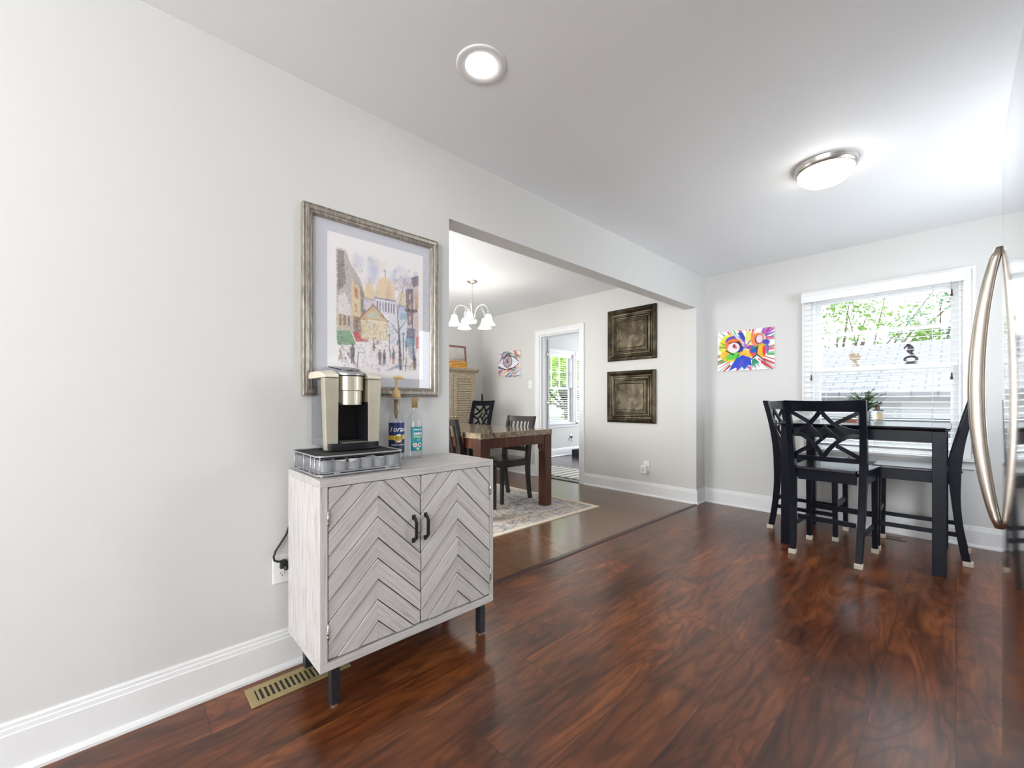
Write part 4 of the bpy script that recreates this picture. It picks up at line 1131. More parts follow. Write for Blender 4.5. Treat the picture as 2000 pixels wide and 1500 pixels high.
disc_on('emblem', .0366, R(-7), .046, .0065, lgreen, lb)
cork = NT('cork'); v = cork.coord(); cork.set(Base_Color=cork.ramp(cork.noise(v, 160, 4, .7), [(.35, srgb(140, 104, 60)), (.65, srgb(204, 170, 120))]), Roughness=.8)
MB().lathe([(0, .2400), (.0135, .2400), (.0142, .2718)], n=18).lathe([(0, .2732), (.0165, .2732), (.0165, .2860), (.0155, .2875), (0, .2875)], n=20).build('cork_stopper', cork.mat, b2)

# ------------------------------------------------------------------ sockets, switch, registers
slot = plain('slot_dark', (.03, .03, .03), .6)
def socket(label, axis, a, z, w0, sgn, seg=1):
    """axis 'x': plate on a wall facing +x, a = y ; axis 'y': plate on wall facing -y, a = x"""
    t = thing('wall_outlet', label, 'outlet', (w0, a, z) if axis == 'x' else (a, w0, z), 0 if axis == 'x' else R(-90))
    MB().box(.0005, .006, -.035, .035, -.0585, .0585).build('plate', M['plastic_white'], t, bevel=.003)
    for dz in (-.0195, .0195):
        mb = MB(); P = [(.0165 * math.cos(2 * math.pi * k / 20), max(-.0125, min(.0125, .0165 * math.sin(2 * math.pi * k / 20))) + dz) for k in range(20)]
        mb.prism(P, .0062, .0075, 'x'); rc = mb.build('receptacle', M['plastic_white'], t)
        MB().box(.0076, .0079, -.0075, -.0055, dz - .002, dz + .006).box(.0076, .0079, .0055, .0075, dz - .002, dz + .005).box(.0076, .0079, -.002, .002, dz - .010, dz - .006).build('slot', slot, rc)
    return t
s1_ = socket('white wall outlet with a black plug, just left of the chevron cabinet', 'x', .482, .406, 0, 1)
pl = thing('extension_lead', 'black power cord plugged into the outlet and running up behind the cabinet', 'cord', (.008, .482, .4255))
MB().prism([(-.012, -.015), (.012, -.013), (.016, .012), (.005, .020), (-.010, .016)], .0005, .020, 'x').tube([(.016, .004, -.006), (.028, .010, -.018)], .009, 10).build('plug', cordb, pl, bevel=.003)
MB().tube([(.012, -.004, .014), (.016, -.022, .018), (.016, -.034, .026), (.014, -.036, .040), (.010, -.028, .060), (.007, -.008, .088), (.006, .012, .118), (.008, .040, .20), (.010, .09, .36), (.012, .15, .388)], .0042, 8).build('cable', cordb, pl)
sk2 = socket('white wall outlet low on the dining wall below the tin panels', 'y', -.572, .345, YD, -1)
af = thing('plug_in_freshener', 'white plug-in air freshener on the outlet below the tin panels', 'air freshener', (-.585, YD - .0085, .310))
MB().box(-.034, .034, -.050, -.001, -.052, .040).build('body', M['plastic_white'], af, bevel=.010, seg=3)
MB().box(-.0035, .0035, -.0512, -.0495, -.036, .020).build('slot', slot, af)
sw = thing('light_switch', 'white light switch plate between the eye painting and the doorway', 'light switch', (-2.452, YD, 1.343))
MB().box(-.036, .036, -.006, -.0005, -.06, .06).build('plate', M['plastic_white'], sw, bevel=.003)
MB().box(-.005, .005, -.014, -.006, -.010, .010).build('toggle', M['plastic_white'], sw)
s3 = socket('small white outlet with a black plug seen through the doorway', 'x', 6.79, .365, LX, 1)
p3 = thing('power_plug', 'black plug and hanging cord in the outlet beyond the doorway', 'plug', (LX + .009, 6.79, .385))
MB().box(0, .03, -.016, .016, -.036, -.006).tube([(.02, -.01, -.03), (.03, -.03, -.07), (.02, -.02, -.12)], .006, 8).build('plug', cordb, p3)
def register(label, x0, x1, y0, y1, col, n):
    t = thing('floor_register', label, 'floor vent', ((x0 + x1) / 2, (y0 + y1) / 2, 0))
    w, l = (x1 - x0) / 2, (y1 - y0) / 2
    m = plain('register_metal', col, .35, .45, .06)
    mb = MB(); b = .026; t1 = .005
    mb.box(-w, w, -l, -l + b, .0005, t1).box(-w, w, l - b, l, .0005, t1).box(-w, -w + b * 1.1, -l + b, l - b, .0005, t1).box(w - b * 1.1, w, -l + b, l - b, .0005, t1)
    mb.build('rim', m, t, bevel=.0015)
    mb = MB(); L = 2 * l - 2 * b
    for k in range(n):
        y = -l + b + L * (k + .5) / n
        mb.box(-w + b * 1.1, w - b * 1.1, y - L / n * .22, y + L / n * .22, .001, t1 - .0004)
    mb.build('louvres', m, t)
    MB().box(-w + b * 1.1, w - b * 1.1, -l + b, l - b, .0002, .0008).build('duct', slot, t)
register('brass coloured floor vent partly under the chevron cabinet', .062, .188, .338, .690, srgb(176, 158, 112)[:3], 17)
register('brown floor vent under the pub table by the window', 1.36, 1.62, 4.44, 4.54, srgb(110, 86, 60)[:3], 14)

# ------------------------------------------------------------------ lights as fixtures
lens_m = emit('lamp_lens', (1.0, .97, .93, 1), 26.0)
def recessed(label, x, y, z=H):
    t = thing('recessed_light', label, 'ceiling light', (x, y, z))
    MB().lathe([(.100, 0), (.100, -.004), (.096, -.006), (.066, -.004), (.062, .0)], n=40).build('trim_ring', M['plastic_white'], t)
    MB().lathe([(.0, -.0025), (.055, -.0025), (.0615, -.001)], n=32).build('lens', lens_m, t)
    return t
recessed('round white recessed light in the ceiling above the chevron cabinet', .577, 1.06)
recessed('round white recessed light in the ceiling behind the viewpoint, left side', .6, -1.1)
recessed('round white recessed light in the ceiling behind the viewpoint, right side', 2.0, -1.1)
fl = thing('flush_ceiling_light', 'flush ceiling light with nickel rim and frosted bowl over the kitchen', 'ceiling light', (1.373, 2.942, H))
MB().lathe([(.0, 0), (.153, 0), (.155, -.005), (.150, -.011), (.150, -.018), (.142, -.036), (.136, -.040), (.128, -.040)], n=48).build('rim', M['nickel'], fl)
bowl_m = emit('frosted_bowl', (1.0, .96, .90, 1), 11.0)
MB().lathe([(.133, -.038), (.132, -.052), (.120, -.075), (.095, -.094), (.060, -.104), (.0, -.107)], n=48).build('bowl', bowl_m, fl)

ch = thing('chandelier', 'five light nickel chandelier with white glass bell shades over the dining table', 'chandelier', (-1.95, 2.97, HD))
ch.scale = (1.06, 1.06, .99)
MB().lathe([(0, 0), (.062, 0), (.060, -.006), (.040, -.020), (.014, -.030), (.0, -.036)], n=28).build('canopy', M['nickel'], ch)
mb = MB()
for k in range(5):
    zc = -.055 - k * .030
    a = R(90 * (k % 2))
    mb.tube([(.009 * math.cos(t) * math.cos(a), .009 * math.cos(t) * math.sin(a), zc + .019 * math.sin(t)) for t in [2 * math.pi * q / 14 for q in range(14)]], .0022, 6, True)
mb.build('chain', M['nickel'], ch)
MB().lathe([(0, -.19), (.008, -.19), (.010, -.20), (.006, -.21), (.009, -.24), (.010, -.33), (.014, -.35), (.018, -.37), (.012, -.39), (.012, -.42), (.045, -.44), (.055, -.455), (.040, -.475), (.014, -.485), (.010, -.505), (.0, -.512)], n=24).build('stem', M['nickel'], ch)
MB().tube([(.01, 0, -.19), (.035, .01, -.24), (.03, .015, -.32), (.012, 0, -.37)], .0014, 5).build('wire', M['nickel'], ch)
shade_m = NT('shade_glass'); shade_m.set(Base_Color=(.85, .85, .83, 1), Roughness=.35, Emission_Color=(1.0, .93, .82, 1), Emission_Strength=6.0); shade_m = shade_m.mat
arm0 = None
for k in range(5):
    a = R(25 + 72 * k); ca, sa = math.cos(a), math.sin(a)
    P = []
    for q in range(15):
        t = math.pi * q / 14
        r_ = .030 + (.195 - .030) * (1 - math.cos(t)) / 2
        z_ = -.42 + (.12) * math.sin(t) ** .9 + (.03) * q / 14
        P.append((r_ * ca, r_ * sa, z_))
    arm = MB().tube(P, .0052, 8).build('arm', M['nickel'], ch)
    x, y, z = .195 * ca, .195 * sa, -.392
    MB().lathe([(0, .004), (.012, .004), (.022, -.004), (.024, -.014)], x, y, z, 18).build('shade_holder', M['nickel'], arm)
    MB().lathe([(.024, -.012), (.030, -.022), (.037, -.058), (.047, -.092), (.062, -.118), (.076, -.130)], x, y, z, 26).build('shade', shade_m, arm)

# ------------------------------------------------------------------ counter-height lattice chairs
navyp = NT('black_navy_paint'); v = navyp.coord(); navyp.set(Base_Color=navyp.ramp(navyp.noise(v, 25, 3), [(.3, (.0045, .0058, .0105, 1)), (.7, (.0065, .0085, .0145, 1))]), Roughness=.29, Specular_IOR_Level=.16); navyp = navyp.mat
navyg = NT('navy_gloss_paint'); navyg.set(Base_Color=(.006, .008, .014, 1), Roughness=.20, Specular_IOR_Level=.75); navyg = navyg.mat
espresso = NT('espresso_paint'); v = espresso.coord(); espresso.set(Base_Color=espresso.ramp(espresso.noise(v, 25, 3), [(.3, (.018, .015, .014, 1)), (.7, (.030, .025, .023, 1))]), Roughness=.33); espresso = espresso.mat
felt = plain('felt_sock', srgb(190, 180, 166)[:3], .95, var=.12, scale=120)
def smooth_path(pts, n=6):
    out = []; P = [Vector(p) for p in pts]
    for i in range(len(P) - 1):
        p0, p1, p2, p3 = P[max(i - 1, 0)], P[i], P[i + 1], P[min(i + 2, len(P) - 1)]
        for k in range(n):
            t = k / n
            out.append(.5 * ((2 * p1) + (-p0 + p2) * t + (2 * p0 - 5 * p1 + 4 * p2 - p3) * t * t + (-p0 + 3 * p1 - 3 * p2 + p3) * t ** 3))
    out.append(P[-1]); return out
def bar_path(mb, pts, wx, wy):
    """rectangular bar swept through pts lying roughly in an upright plane: width wx in plane, depth wy along local y"""
    P = [Vector(p) for p in pts]; rows = []
    for i, p in enumerate(P):
        t = (P[min(i + 1, len(P) - 1)] - P[max(i - 1, 0)]).normalized()
        side = t.cross(Vector((0, 1, 0))).normalized(); nrm = Vector((0, 1, 0))
        rows.append([p + side * wx / 2 + nrm * wy / 2, p - side * wx / 2 + nrm * wy / 2, p - side * wx / 2 - nrm * wy / 2, p + side * wx / 2 - nrm * wy / 2])
    v = [q for r in rows for q in r]; f = []
    for i in range(len(P) - 1):
        for j in range(4):
            f.append((i * 4 + j, i * 4 + (j + 1) % 4, (i + 1) * 4 + (j + 1) % 4, (i + 1) * 4 + j))
    f += [(3, 2, 1, 0), tuple(range((len(P) - 1) * 4, len(P) * 4))]
    return mb.add(v, f)
def post_path(kf, hb, zs_):
    """rear leg and back post centre line in (y,z)"""
    return None
def make_chair(kind, label, mat, group=None):
    tall = kind == 'lattice'
    zs_ = .626 if tall else .455
    top = 1.095 if tall else .915
    t = thing('counter_chair' if tall else 'dining_chair', label, 'chair', (0, 0, 0), 0, group)
    wb, wt = (.185, .213) if tall else (.180, .205)
    yb = -.245 if tall else -.235      # floor position of the rear feet
    yz = -.185 if tall else -.185      # at seat height
    ytp = -.275 if tall else -.275
    def yc(z):
        if z < zs_:
            q = 1 - z / zs_; return yz + (yb - yz) * q ** 2.1
        q = (z - zs_) / (top - zs_); return yz + (ytp - yz) * (q ** 1.35)
    def xc(z): return wb + (wt - wb) * min(1, z / top)
    for sg in (-1, 1):
        pts = []; N = 20; z0_ = .032 if tall else 0.0
        for k in range(N + 1):
            z = z0_ + (top - z0_) * k / N
            pts.append((sg * xc(z), yc(z), z))
        mb = MB(); vs = []; fs = []
        for (x, y, z) in pts:
            q = z / top
            w = .017 + .003 * math.sin(math.pi * min(1, q)); dpt = .020 + .010 * math.exp(-((z - zs_) / .16) ** 2)
            vs += [(x - w, y - dpt, z), (x + w, y - dpt, z), (x + w, y + dpt, z), (x - w, y + dpt, z)]
        for k in range(N):
            for j in range(4): fs.append((k * 4 + j, k * 4 + (j + 1) % 4, k * 4 + 4 + (j + 1) % 4, k * 4 + 4 + j))
        fs += [(3, 2, 1, 0), (N * 4, N * 4 + 1, N * 4 + 2, N * 4 + 3)]
        mb.add(vs, fs); lg = mb.build('leg', mat, t, bevel=.002, seg=1)
        if tall:
            x, y = sg * wb, yc(0) - 0
            MB().box(x - .021, x + .021, y - .025, y + .025, 0, .034).build('felt_sock', felt, lg, bevel=.004)
        # front leg
        xf = sg * .198; z0_ = .032 if tall else 0
        lg = MB().add([(xf - .015, .205 - .015, z0_), (xf + .015, .205 - .015, z0_), (xf + .015, .205 + .015, z0_), (xf - .015, .205 + .015, z0_), (xf - .019, .200 - .019, zs_ - .02), (xf + .019, .200 - .019, zs_ - .02), (xf + .019, .200 + .019, zs_ - .02), (xf - .019, .200 + .019, zs_ - .02)],
                      [(3, 2, 1, 0), (4, 5, 6, 7), (0, 1, 5, 4), (1, 2, 6, 5), (2, 3, 7, 6), (3, 0, 4, 7)]).build('leg', mat, t, bevel=.002, seg=1)
        if tall: MB().box(xf - .020, xf + .020, .205 - .020, .205 + .020, 0, .034).build('felt_sock', felt, lg, bevel=.004)
    # seat
    P = [(-.222, .228), (.222, .228), (.208, -.20), (.168, -.205), (.168, -.222), (-.168, -.222), (-.168, -.205), (-.208, -.20)]
    MB().prism(P, zs_ - .020, zs_, 'z').build('seat', navyg if tall else mat, t, bevel=.004)
    hh = .075 if tall else .055
    mb = MB().box(-.19, .19, .196, .214, zs_ - .02 - hh, zs_ - .021).box(-.165, .165, -.196, -.176, zs_ - .02 - hh, zs_ - .021)
    for sg in (-1, 1): mb.box(sg * .199 - .009, sg * .199 + .009, -.165, .185, zs_ - .02 - hh, zs_ - .021)
    mb.build('seat_frame', mat, t)
    if tall:
        zt = .215
        bar_path(MB(), [(-.165, yc(zt + .10), zt + .10 - .05), (.165, yc(zt + .10), zt + .10 - .05)], .030, .018).build('stretcher', mat, t)
        bar_path(MB(), [(-.18, .203, .275), (.18, .203, .275)], .038, .018).build('stretcher', mat, t)
        for sg in (-1, 1):
            MB().add([(sg * x, y, z) for x, y, z in ((.188, yc(.2) + .015, .185), (.200, yc(.2) + .015, .185), (.200, .192, .185), (.188, .192, .185), (.188, yc(.2) + .015, .215), (.200, yc(.2) + .015, .215), (.200, .192, .215), (.188, .192, .215))],
                     [(3, 2, 1, 0), (4, 5, 6, 7), (0, 1, 5, 4), (1, 2, 6, 5), (2, 3, 7, 6), (3, 0, 4, 7)]).build('stretcher', mat, t)
    # back rails, gently curved backwards
    def rail(z, hgt, thick=.018, name='rail'):
        wx = xc(z) - .012; mb = MB(); N = 10; vs = []; fs = []
        for k in range(N + 1):
            u = -1 + 2 * k / N; x = u * wx
            for dz, dy in ((-hgt / 2, -thick / 2), (-hgt / 2, thick / 2), (hgt / 2 + (0), thick / 2), (hgt / 2, -thick / 2)):
                zz = z + dz; vs.append((x, yc(zz) - .022 * (1 - u * u) + dy, zz + (0.004 * (u * u) if dz > 0 and z > .85 else 0)))
        for k in range(N):
            for j in range(4): fs.append((k * 4 + j, k * 4 + (j + 1) % 4, k * 4 + 4 + (j + 1) % 4, k * 4 + 4 + j))
        fs += [(3, 2, 1, 0), (N * 4, N * 4 + 1, N * 4 + 2, N * 4 + 3)]
        mb.add(vs, fs); return mb.build(name, mat, t, bevel=.002, seg=1)
    if tall:
        rail(top - .040, .072, .022, 'top_rail'); rail(.690, .032, .020, 'lower_rail')
        zA, zB = top - .076, .706
        def U(u, v_):
            z = zA + (zB - zA) * v_; w = xc(z) - .014; uu = -1 + 2 * u
            return (uu * w, yc(z) - .022 * (1 - uu * uu), z)
        mb = MB()
        curves = [[(.46, 0), (.37, .16), (.25, .32), (.12, .40), (0, .44)], [(.48, 0), (.57, .16), (.68, .30), (.84, .39), (1, .44)],
                  [(0, .48), (.13, .52), (.26, .62), (.38, .80), (.46, 1)], [(1, .48), (.85, .53), (.72, .62), (.58, .80), (.48, 1)],
                  [(0, 0), (.15, .12), (.31, .25)], [(1, 0), (.85, .12), (.68, .25)], [(0, 1), (.16, .87), (.33, .74)], [(1, 1), (.84, .87), (.67, .74)],
                  [(.28, .30), (.38, .46), (.48, .60)], [(.50, .32), (.61, .48), (.72, .62)], [(.35, .74), (.47, .60), (.58, .47)]]
        for i_, c in enumerate(curves):
            bar_path(mb, smooth_path([U(*p) for p in c], 5), .026 if i_ < 8 else .022, .013 - .0004 * i_)
        mb.build('lattice', mat, t)
    else:
        rail(top - .034, .060, .020, 'top_rail'); rail(.545, .050, .018, 'lower_rail')
        for k in range(6):
            u = -1 + 2 * (k + .5) / 6 * 1.0
            pts = []
            for q in range(9):
                z = .570 + (top - .064 - .570) * q / 8; w = xc(z) - .022
                pts.append((u * w, yc(z) - .022 * (1 - u * u), z))
            bar_path(MB(), pts, .022, .010).build('slat', mat, t)
    return t
ca = make_chair('lattice', 'black lattice back counter chair with its back to the kitchen, front of pub table', navyp, 'counter chairs at the pub table')
ca.location = (1.279, 3.752, 0); ca.rotation_euler.z = R(-3)
cb = copy_tree(ca); cb.location = (1.040, 4.262, 0); cb.rotation_euler.z = R(-91)
cb['label'] = 'black lattice back counter chair at the left of the pub table, near cat painting'
cc = copy_tree(ca); cc.location = (1.690, 4.250, 0); cc.rotation_euler.z = R(91)
cc['label'] = 'black lattice back counter chair at the right of the pub table, behind the refrigerator handle'

# pub table
pt = thing('pub_table', 'square black counter height table in front of the kitchen window', 'table', (1.405, 4.130, 0))
px0, px1, py0, py1, pz = -.466, .461, -.468, .440, .926
mb = MB(); c_ = .022
def ring_(o, z): return [(px0 + o, py0 + o + c_, z), (px0 + o + c_, py0 + o, z), (px1 - o - c_, py0 + o, z), (px1 - o, py0 + o + c_, z), (px1 - o, py1 - o - c_, z), (px1 - o - c_, py1 - o, z), (px0 + o + c_, py1 - o, z), (px0 + o, py1 - o - c_, z)]
lay = [ring_(.022, pz - .026), ring_(.004, pz - .012), ring_(0, pz - .007), ring_(.002, pz)]
vs = [q for l_ in lay for q in l_]; fs = [tuple(range(8))[::-1], tuple(range(24, 32))] + [(L * 8 + i, L * 8 + (i + 1) % 8, L * 8 + 8 + (i + 1) % 8, L * 8 + 8 + i) for L in range(3) for i in range(8)]
mb.add(vs, fs).build('table_top', navyg, pt, bevel=.0015, seg=1)
lx0, lx1, ly0, ly1, lw_ = -.442, .440, -.430, .424, .064
MB().box(lx0 + lw_, lx1 - lw_, ly0 + .006, ly0 + .028, .828, pz - .026).box(lx0 + lw_, lx1 - lw_, ly1 - .028, ly1 - .006, .828, pz - .026).box(lx0 + .006, lx0 + .028, ly0 + lw_, ly1 - lw_, .828, pz - .026).box(lx1 - .028, lx1 - .006, ly0 + lw_, ly1 - lw_, .828, pz - .026).build('apron', navyp, pt)
for x in (lx0, lx1 - lw_):
    for y in (ly0, ly1 - lw_):
        MB().box(x, x + lw_, y, y + lw_, 0, pz - .026).build('leg', navyp, pt, bevel=.002)
# things on it
PZ = pz
pl_ = thing('potted_plant', 'small bushy green plant in a grey glass pot on the pub table', 'plant', (1.375, 4.39, PZ))
MB().lathe([(0, 0), (.036, 0), (.040, .004), (.044, .082), (.041, .084), (.037, .078), (0, .074)], n=28).build('pot', plain('grey_glass_pot', srgb(150, 160, 165)[:3], .12, 0, .05), pl_)
rnd = random.Random(11); lf = MB(); st = MB()
for k in range(34):
    a = rnd.uniform(0, 6.28); r_ = rnd.uniform(.02, .125); hh = rnd.uniform(.085, .20) - r_ * .35
    if k < 3: a = R(200 + 25 * k); r_ = .11; hh = .13
    tip = Vector((r_ * math.cos(a), r_ * math.sin(a), .075 + hh)); mid_ = Vector((tip.x * .4, tip.y * .4, .075 + hh * .62))
    path = smooth_path([(0.01 * math.cos(a), .01 * math.sin(a), .070), mid_, tip], 7)
    st.tube(path, .0016, 5)
    for p in path[2:]:
        for q in range(7):
            aa = rnd.uniform(0, 6.28); d_ = Vector((math.cos(aa), math.sin(aa), rnd.uniform(-.2, .5))).normalized(); sd = d_.cross(Vector((0, 0, 1))).normalized() * .0055; L = rnd.uniform(.014, .028)
            lf.add([p, p + d_ * L * .5 + sd, p + d_ * L, p + d_ * L * .5 - sd], [(0, 1, 2, 3)])
lf.build('leaves', leafmat('plant_leaves', srgb(62, 92, 62), srgb(128, 156, 96)), pl_); st.build('stems', plain('stem_green', srgb(80, 96, 60)[:3], .6), pl_)
cu = thing('candle_cube', 'clear square block with tan centre on the pub table, right of the plant', 'candle holder', (1.462, 4.375, PZ), R(8))
MB().box(-.036, .036, -.036, .036, 0, .088).build('block', thin_glass('acrylic', (.93, .94, .95, 1), .03, 1.6), cu, bevel=.002)
MB().box(-.026, .026, -.026, .026, .018, .072).build('core', plain('tan_wax', srgb(205, 182, 140)[:3], .6, var=.03), cu)
MB().box(-.032, .032, -.032, .032, .0885, .097).build('lid', plain('dark_lid', srgb(32, 44, 66)[:3], .3), cu)
cn = thing('pine_cone', 'small brown cone shaped ornament on the lid of the clear block', 'ornament', (1.458, 4.372, PZ + .0972))
MB().lathe([(0, 0), (.013, 0), (.0165, .010), (.016, .022), (.011, .038), (.005, .048), (0, .050)], n=18).build('body', plain('cone_brown', srgb(120, 100, 92)[:3], .8, var=.25, scale=150), cn)
bx_ = thing('coaster_stack', 'small red brown wooden coaster block on the pub table behind the chair back', 'coasters', (1.315, 4.16, PZ), R(10))
MB().box(-.042, .042, -.042, .042, 0, .012).box(-.041, .041, -.041, .041, .0125, .024).build('coaster', plain('coaster_wood', srgb(128, 78, 60)[:3], .5, var=.15), bx_)

# carvings on the window ledge
LZ = 1.3925
fg = thing('wood_carving', 'tan wooden carving with a slanted stem on the window ledge, left one', 'figurine', (1.285, YF + .031, LZ))
wd = plain('carving_tan', srgb(176, 158, 134)[:3], .6, var=.12); wk = plain('carving_dark', srgb(62, 52, 58)[:3], .4, var=.12)
mb = MB().prism([(-.022, 0), (.030, 0), (.026, .007), (-.018, .007)], -.011, .011, 'y').prism([(.004, .006), (.026, .006), (.002, .060), (-.030, .060)], -.009, .009, 'y').prism([(-.044, .060), (.030, .058), (.036, .098), (-.044, .100)], -.011, .011, 'y').prism([(-.044, .1005), (-.004, .0995), (-.004, .125), (-.044, .128)], -.010, .010, 'y').prism([(.006, .0995), (.020, .0995), (.018, .124), (.008, .124)], -.007, .007, 'y')
mb.build('carving', wd, fg, bevel=.003)
fg = thing('wood_carving', 'dark wooden seahorse like carving with a ring base on the window ledge', 'figurine', (1.632, YF + .031, LZ))
mb = MB().prism([(-.042, 0), (.042, 0), (.012, .016), (-.012, .016)], -.011, .011, 'y')
mb.tube([(.036 * math.cos(t), 0, .040 + .022 * math.sin(t)) for t in [2 * math.pi * k / 22 for k in range(22)]], .0095, 8, True)
mb.tube(smooth_path([(.018, 0, .060), (.012, 0, .078), (-.010, 0, .105), (-.004, 0, .135), (-.012, 0, .158), (-.022, 0, .166)], 5), [.011] * 10 + [.016] * 8 + [.013] * 8, 8)
mb.tube([(-.018, 0, .156), (-.036, 0, .138), (-.040, 0, .124)], [.008, .006, .003], 8).tube([(.0, 0, .150), (.012, 0, .120), (.010, 0, .100)], [.010, .012, .006], 8)
mb.build('carving', wk, fg)

# ------------------------------------------------------------------ refrigerator
fr = thing('refrigerator', 'tall stainless steel refrigerator at the right edge, mirror bright door', 'refrigerator', (2.353, 1.42, 0))
st_ = NT('stainless'); v = st_.coord('Object', (1, 1, 1)); m2 = st_.node('ShaderNodeMapping', {'Vector': v}); m2.inputs['Scale'].default_value = (2, 2, 300)
ff = st_.noise(m2.outputs[0], 3, 2); st_.set(Base_Color=(.70, .69, .68, 1), Metallic=1.0, Roughness=.075); st_.bump(ff, .004, .001)
hs2 = NT('handle_steel'); v = hs2.coord('Object', (60, 60, 2)); hs2.set(Base_Color=hs2.ramp(hs2.noise(v, 3, 2), [(.3, (.52, .47, .41, 1)), (.7, (.66, .60, .53, 1))]), Metallic=1.0, Roughness=.22)
MB().box(-.285, .37, -.46, .44, .03, 1.77).build('body', plain('fridge_side', (.22, .22, .23), .4, .3), fr)
for x in (-.25, .33):
    for y in (-.42, .40): MB().cyl(x, y, 0, .03, .02, 12).build('foot', M['blackplastic'], fr)
# door: gently bowed front
mb = MB(); prof = []; N = 24
for k in range(N + 1):
    y = -.46 + .90 * k / N; u = (y + .01) / .45
    prof.append((-.388 + .012 * abs(u) ** 2.6 + (.010 if k in (0, N) else 0), y))
zl = [(.045, .012), (.052, .003), (.062, 0), (1.735, 0), (1.765, .003), (1.778, .010), (1.783, .022)]
vs = []; fs = []; c_ = len(prof) + 2
for z, ins in zl:
    row = [(x + ins, y) for x, y in prof] + [(-.290, .44), (-.290, -.46)]
    vs += [(x, y, z) for x, y in row]
for L in range(len(zl) - 1):
    for j in range(c_): fs.append((L * c_ + j, L * c_ + (j + 1) % c_, (L + 1) * c_ + (j + 1) % c_, (L + 1) * c_ + j))
fs += [tuple(range(c_))[::-1], tuple(range((len(zl) - 1) * c_, len(zl) * c_))]
mb.add(vs, fs)
for i in range(len(mb.sm)): mb.sm[i] = False
door = mb.build('door', st_.mat, fr)
for p in door.data.polygons: p.use_smooth = p.area < .2 and abs(p.normal.x) > .8
mb = MB(); N = 30; vs = []; fs = []; K = 12
for k in range(N + 1):
    t = k / N; z = .724 + (1.524 - .724) * t
    b = math.sin(math.pi * t) ** .75
    x = -.384 + .006 - .045 * b - .004; y = .405
    rx = .010 + .008 * b; ry = .013 + .003 * b
    for j in range(K):
        a = 2 * math.pi * j / K; sgc = lambda q: math.copysign(abs(q) ** .7, q)
        vs.append((x + rx * sgc(math.cos(a)), y + ry * sgc(math.sin(a)), z))
for k in range(N):
    for j in range(K): fs.append((k * K + j, k * K + (j + 1) % K, (k + 1) * K + (j + 1) % K, (k + 1) * K + j))
fs += [tuple(range(K))[::-1], tuple(range(N * K, (N + 1) * K))]
mb.add(vs, fs, 0, True).build('handle', hs2.mat, door)

# ------------------------------------------------------------------ dining room
rugm = NT('rug_weave'); tc = rugm.node('ShaderNodeTexCoord'); v = tc.outputs['Object']
f1 = rugm.noise(v, 9, 6, .75, 1.2); f2 = rugm.noise(v, 3.2, 4, .6, .8); f3 = rugm.noise(v, 60, 3, .7)
vo = rugm.node('ShaderNodeTexVoronoi', {'Vector': v, 'Scale': 14.0}, feature='DISTANCE_TO_EDGE').outputs['Distance']
c = rugm.ramp(f1, [(.34, srgb(138, 148, 170)), (.44, srgb(206, 204, 202)), (.52, srgb(236, 230, 222)), (.60, srgb(222, 204, 184)), (.70, srgb(172, 142, 134))])
c = rugm.mix(.55, c, rugm.ramp(f2, [(.38, srgb(196, 204, 220)), (.5, srgb(250, 246, 240)), (.62, srgb(232, 214, 192))]), 'MULTIPLY')
c = rugm.mix(.5, c, rugm.ramp(vo, [(.03, srgb(110, 116, 138)), (.10, srgb(230, 226, 218))]), 'MULTIPLY')
c = rugm.mix(.6, c, rugm.ramp(f3, [(.35, (.62, .62, .64, 1)), (.65, (1.1, 1.1, 1.1, 1))]), 'MULTIPLY')
sp_ = rugm.node('ShaderNodeSeparateXYZ', {0: v})
ex = rugm.math('SUBTRACT', 1.18, rugm.math('ABSOLUTE', sp_.outputs[0])); ey = rugm.math('SUBTRACT', .80, rugm.math('ABSOLUTE', sp_.outputs[1]))
ed = rugm.math('MINIMUM', ex, ey)
c = rugm.mix(rugm.math('LESS_THAN', ed, .045), c, srgb(222, 208, 188))
inner = rugm.math('MULTIPLY', rugm.math('GREATER_THAN', ed, .24), rugm.math('LESS_THAN', ed, .262))
c = rugm.mix(rugm.math('MULTIPLY', inner, .6), c, srgb(228, 218, 206))
rugm.set(Base_Color=c, Roughness=.95, Specular_IOR_Level=.1)
rugm.bump(f3, .4, .003)
rg = thing('area_rug', 'faded cream and blue oriental rug under the dining table', 'rug', (-1.825, 2.815, 0))
MB().box(-1.18, 1.18, -.80, .80, .0005, .008).build('pile', rugm.mat, rg)
RZ = .0085
marb = NT('faux_marble'); v = marb.coord(); f1 = marb.noise(v, 7, 8, .7, 1.6); f2 = marb.noise(v, 22, 6, .75, .8)
c = marb.ramp(f1, [(.30, srgb(50, 44, 44)), (.42, srgb(104, 90, 78)), (.50, srgb(158, 142, 118)), (.58, srgb(112, 98, 86)), (.70, srgb(176, 166, 148))])
c = marb.mix(.6, c, marb.ramp(f2, [(.3, (.45, .42, .42, 1)), (.5, (.95, .93, .90, 1)), (.7, (1.1, 1.08, 1.05, 1))]), 'MULTIPLY')
marb.set(Base_Color=c, Roughness=.10, Specular_IOR_Level=.6)
mah = NT('mahogany'); v = mah.coord('Object', (14, 14, 1.5)); f1 = mah.noise(v, 2.2, 5, .6, .6)
mah.set(Base_Color=mah.ramp(f1, [(.3, srgb(50, 28, 20)), (.5, srgb(74, 42, 28)), (.72, srgb(104, 62, 38))]), Roughness=.28)
dt = thing('dining_table', 'brown dining table with thick marbled top and square legs', 'table', (-1.90, 2.82, RZ))
TT = .800 - RZ
dx0_, dx1_, dy0_, dy1_ = -.90, .885, -.48, .48
MB().box(dx0_, dx1_, dy0_, dy1_, TT - .052, TT).build('table_top', marb.mat, dt, bevel=.003)
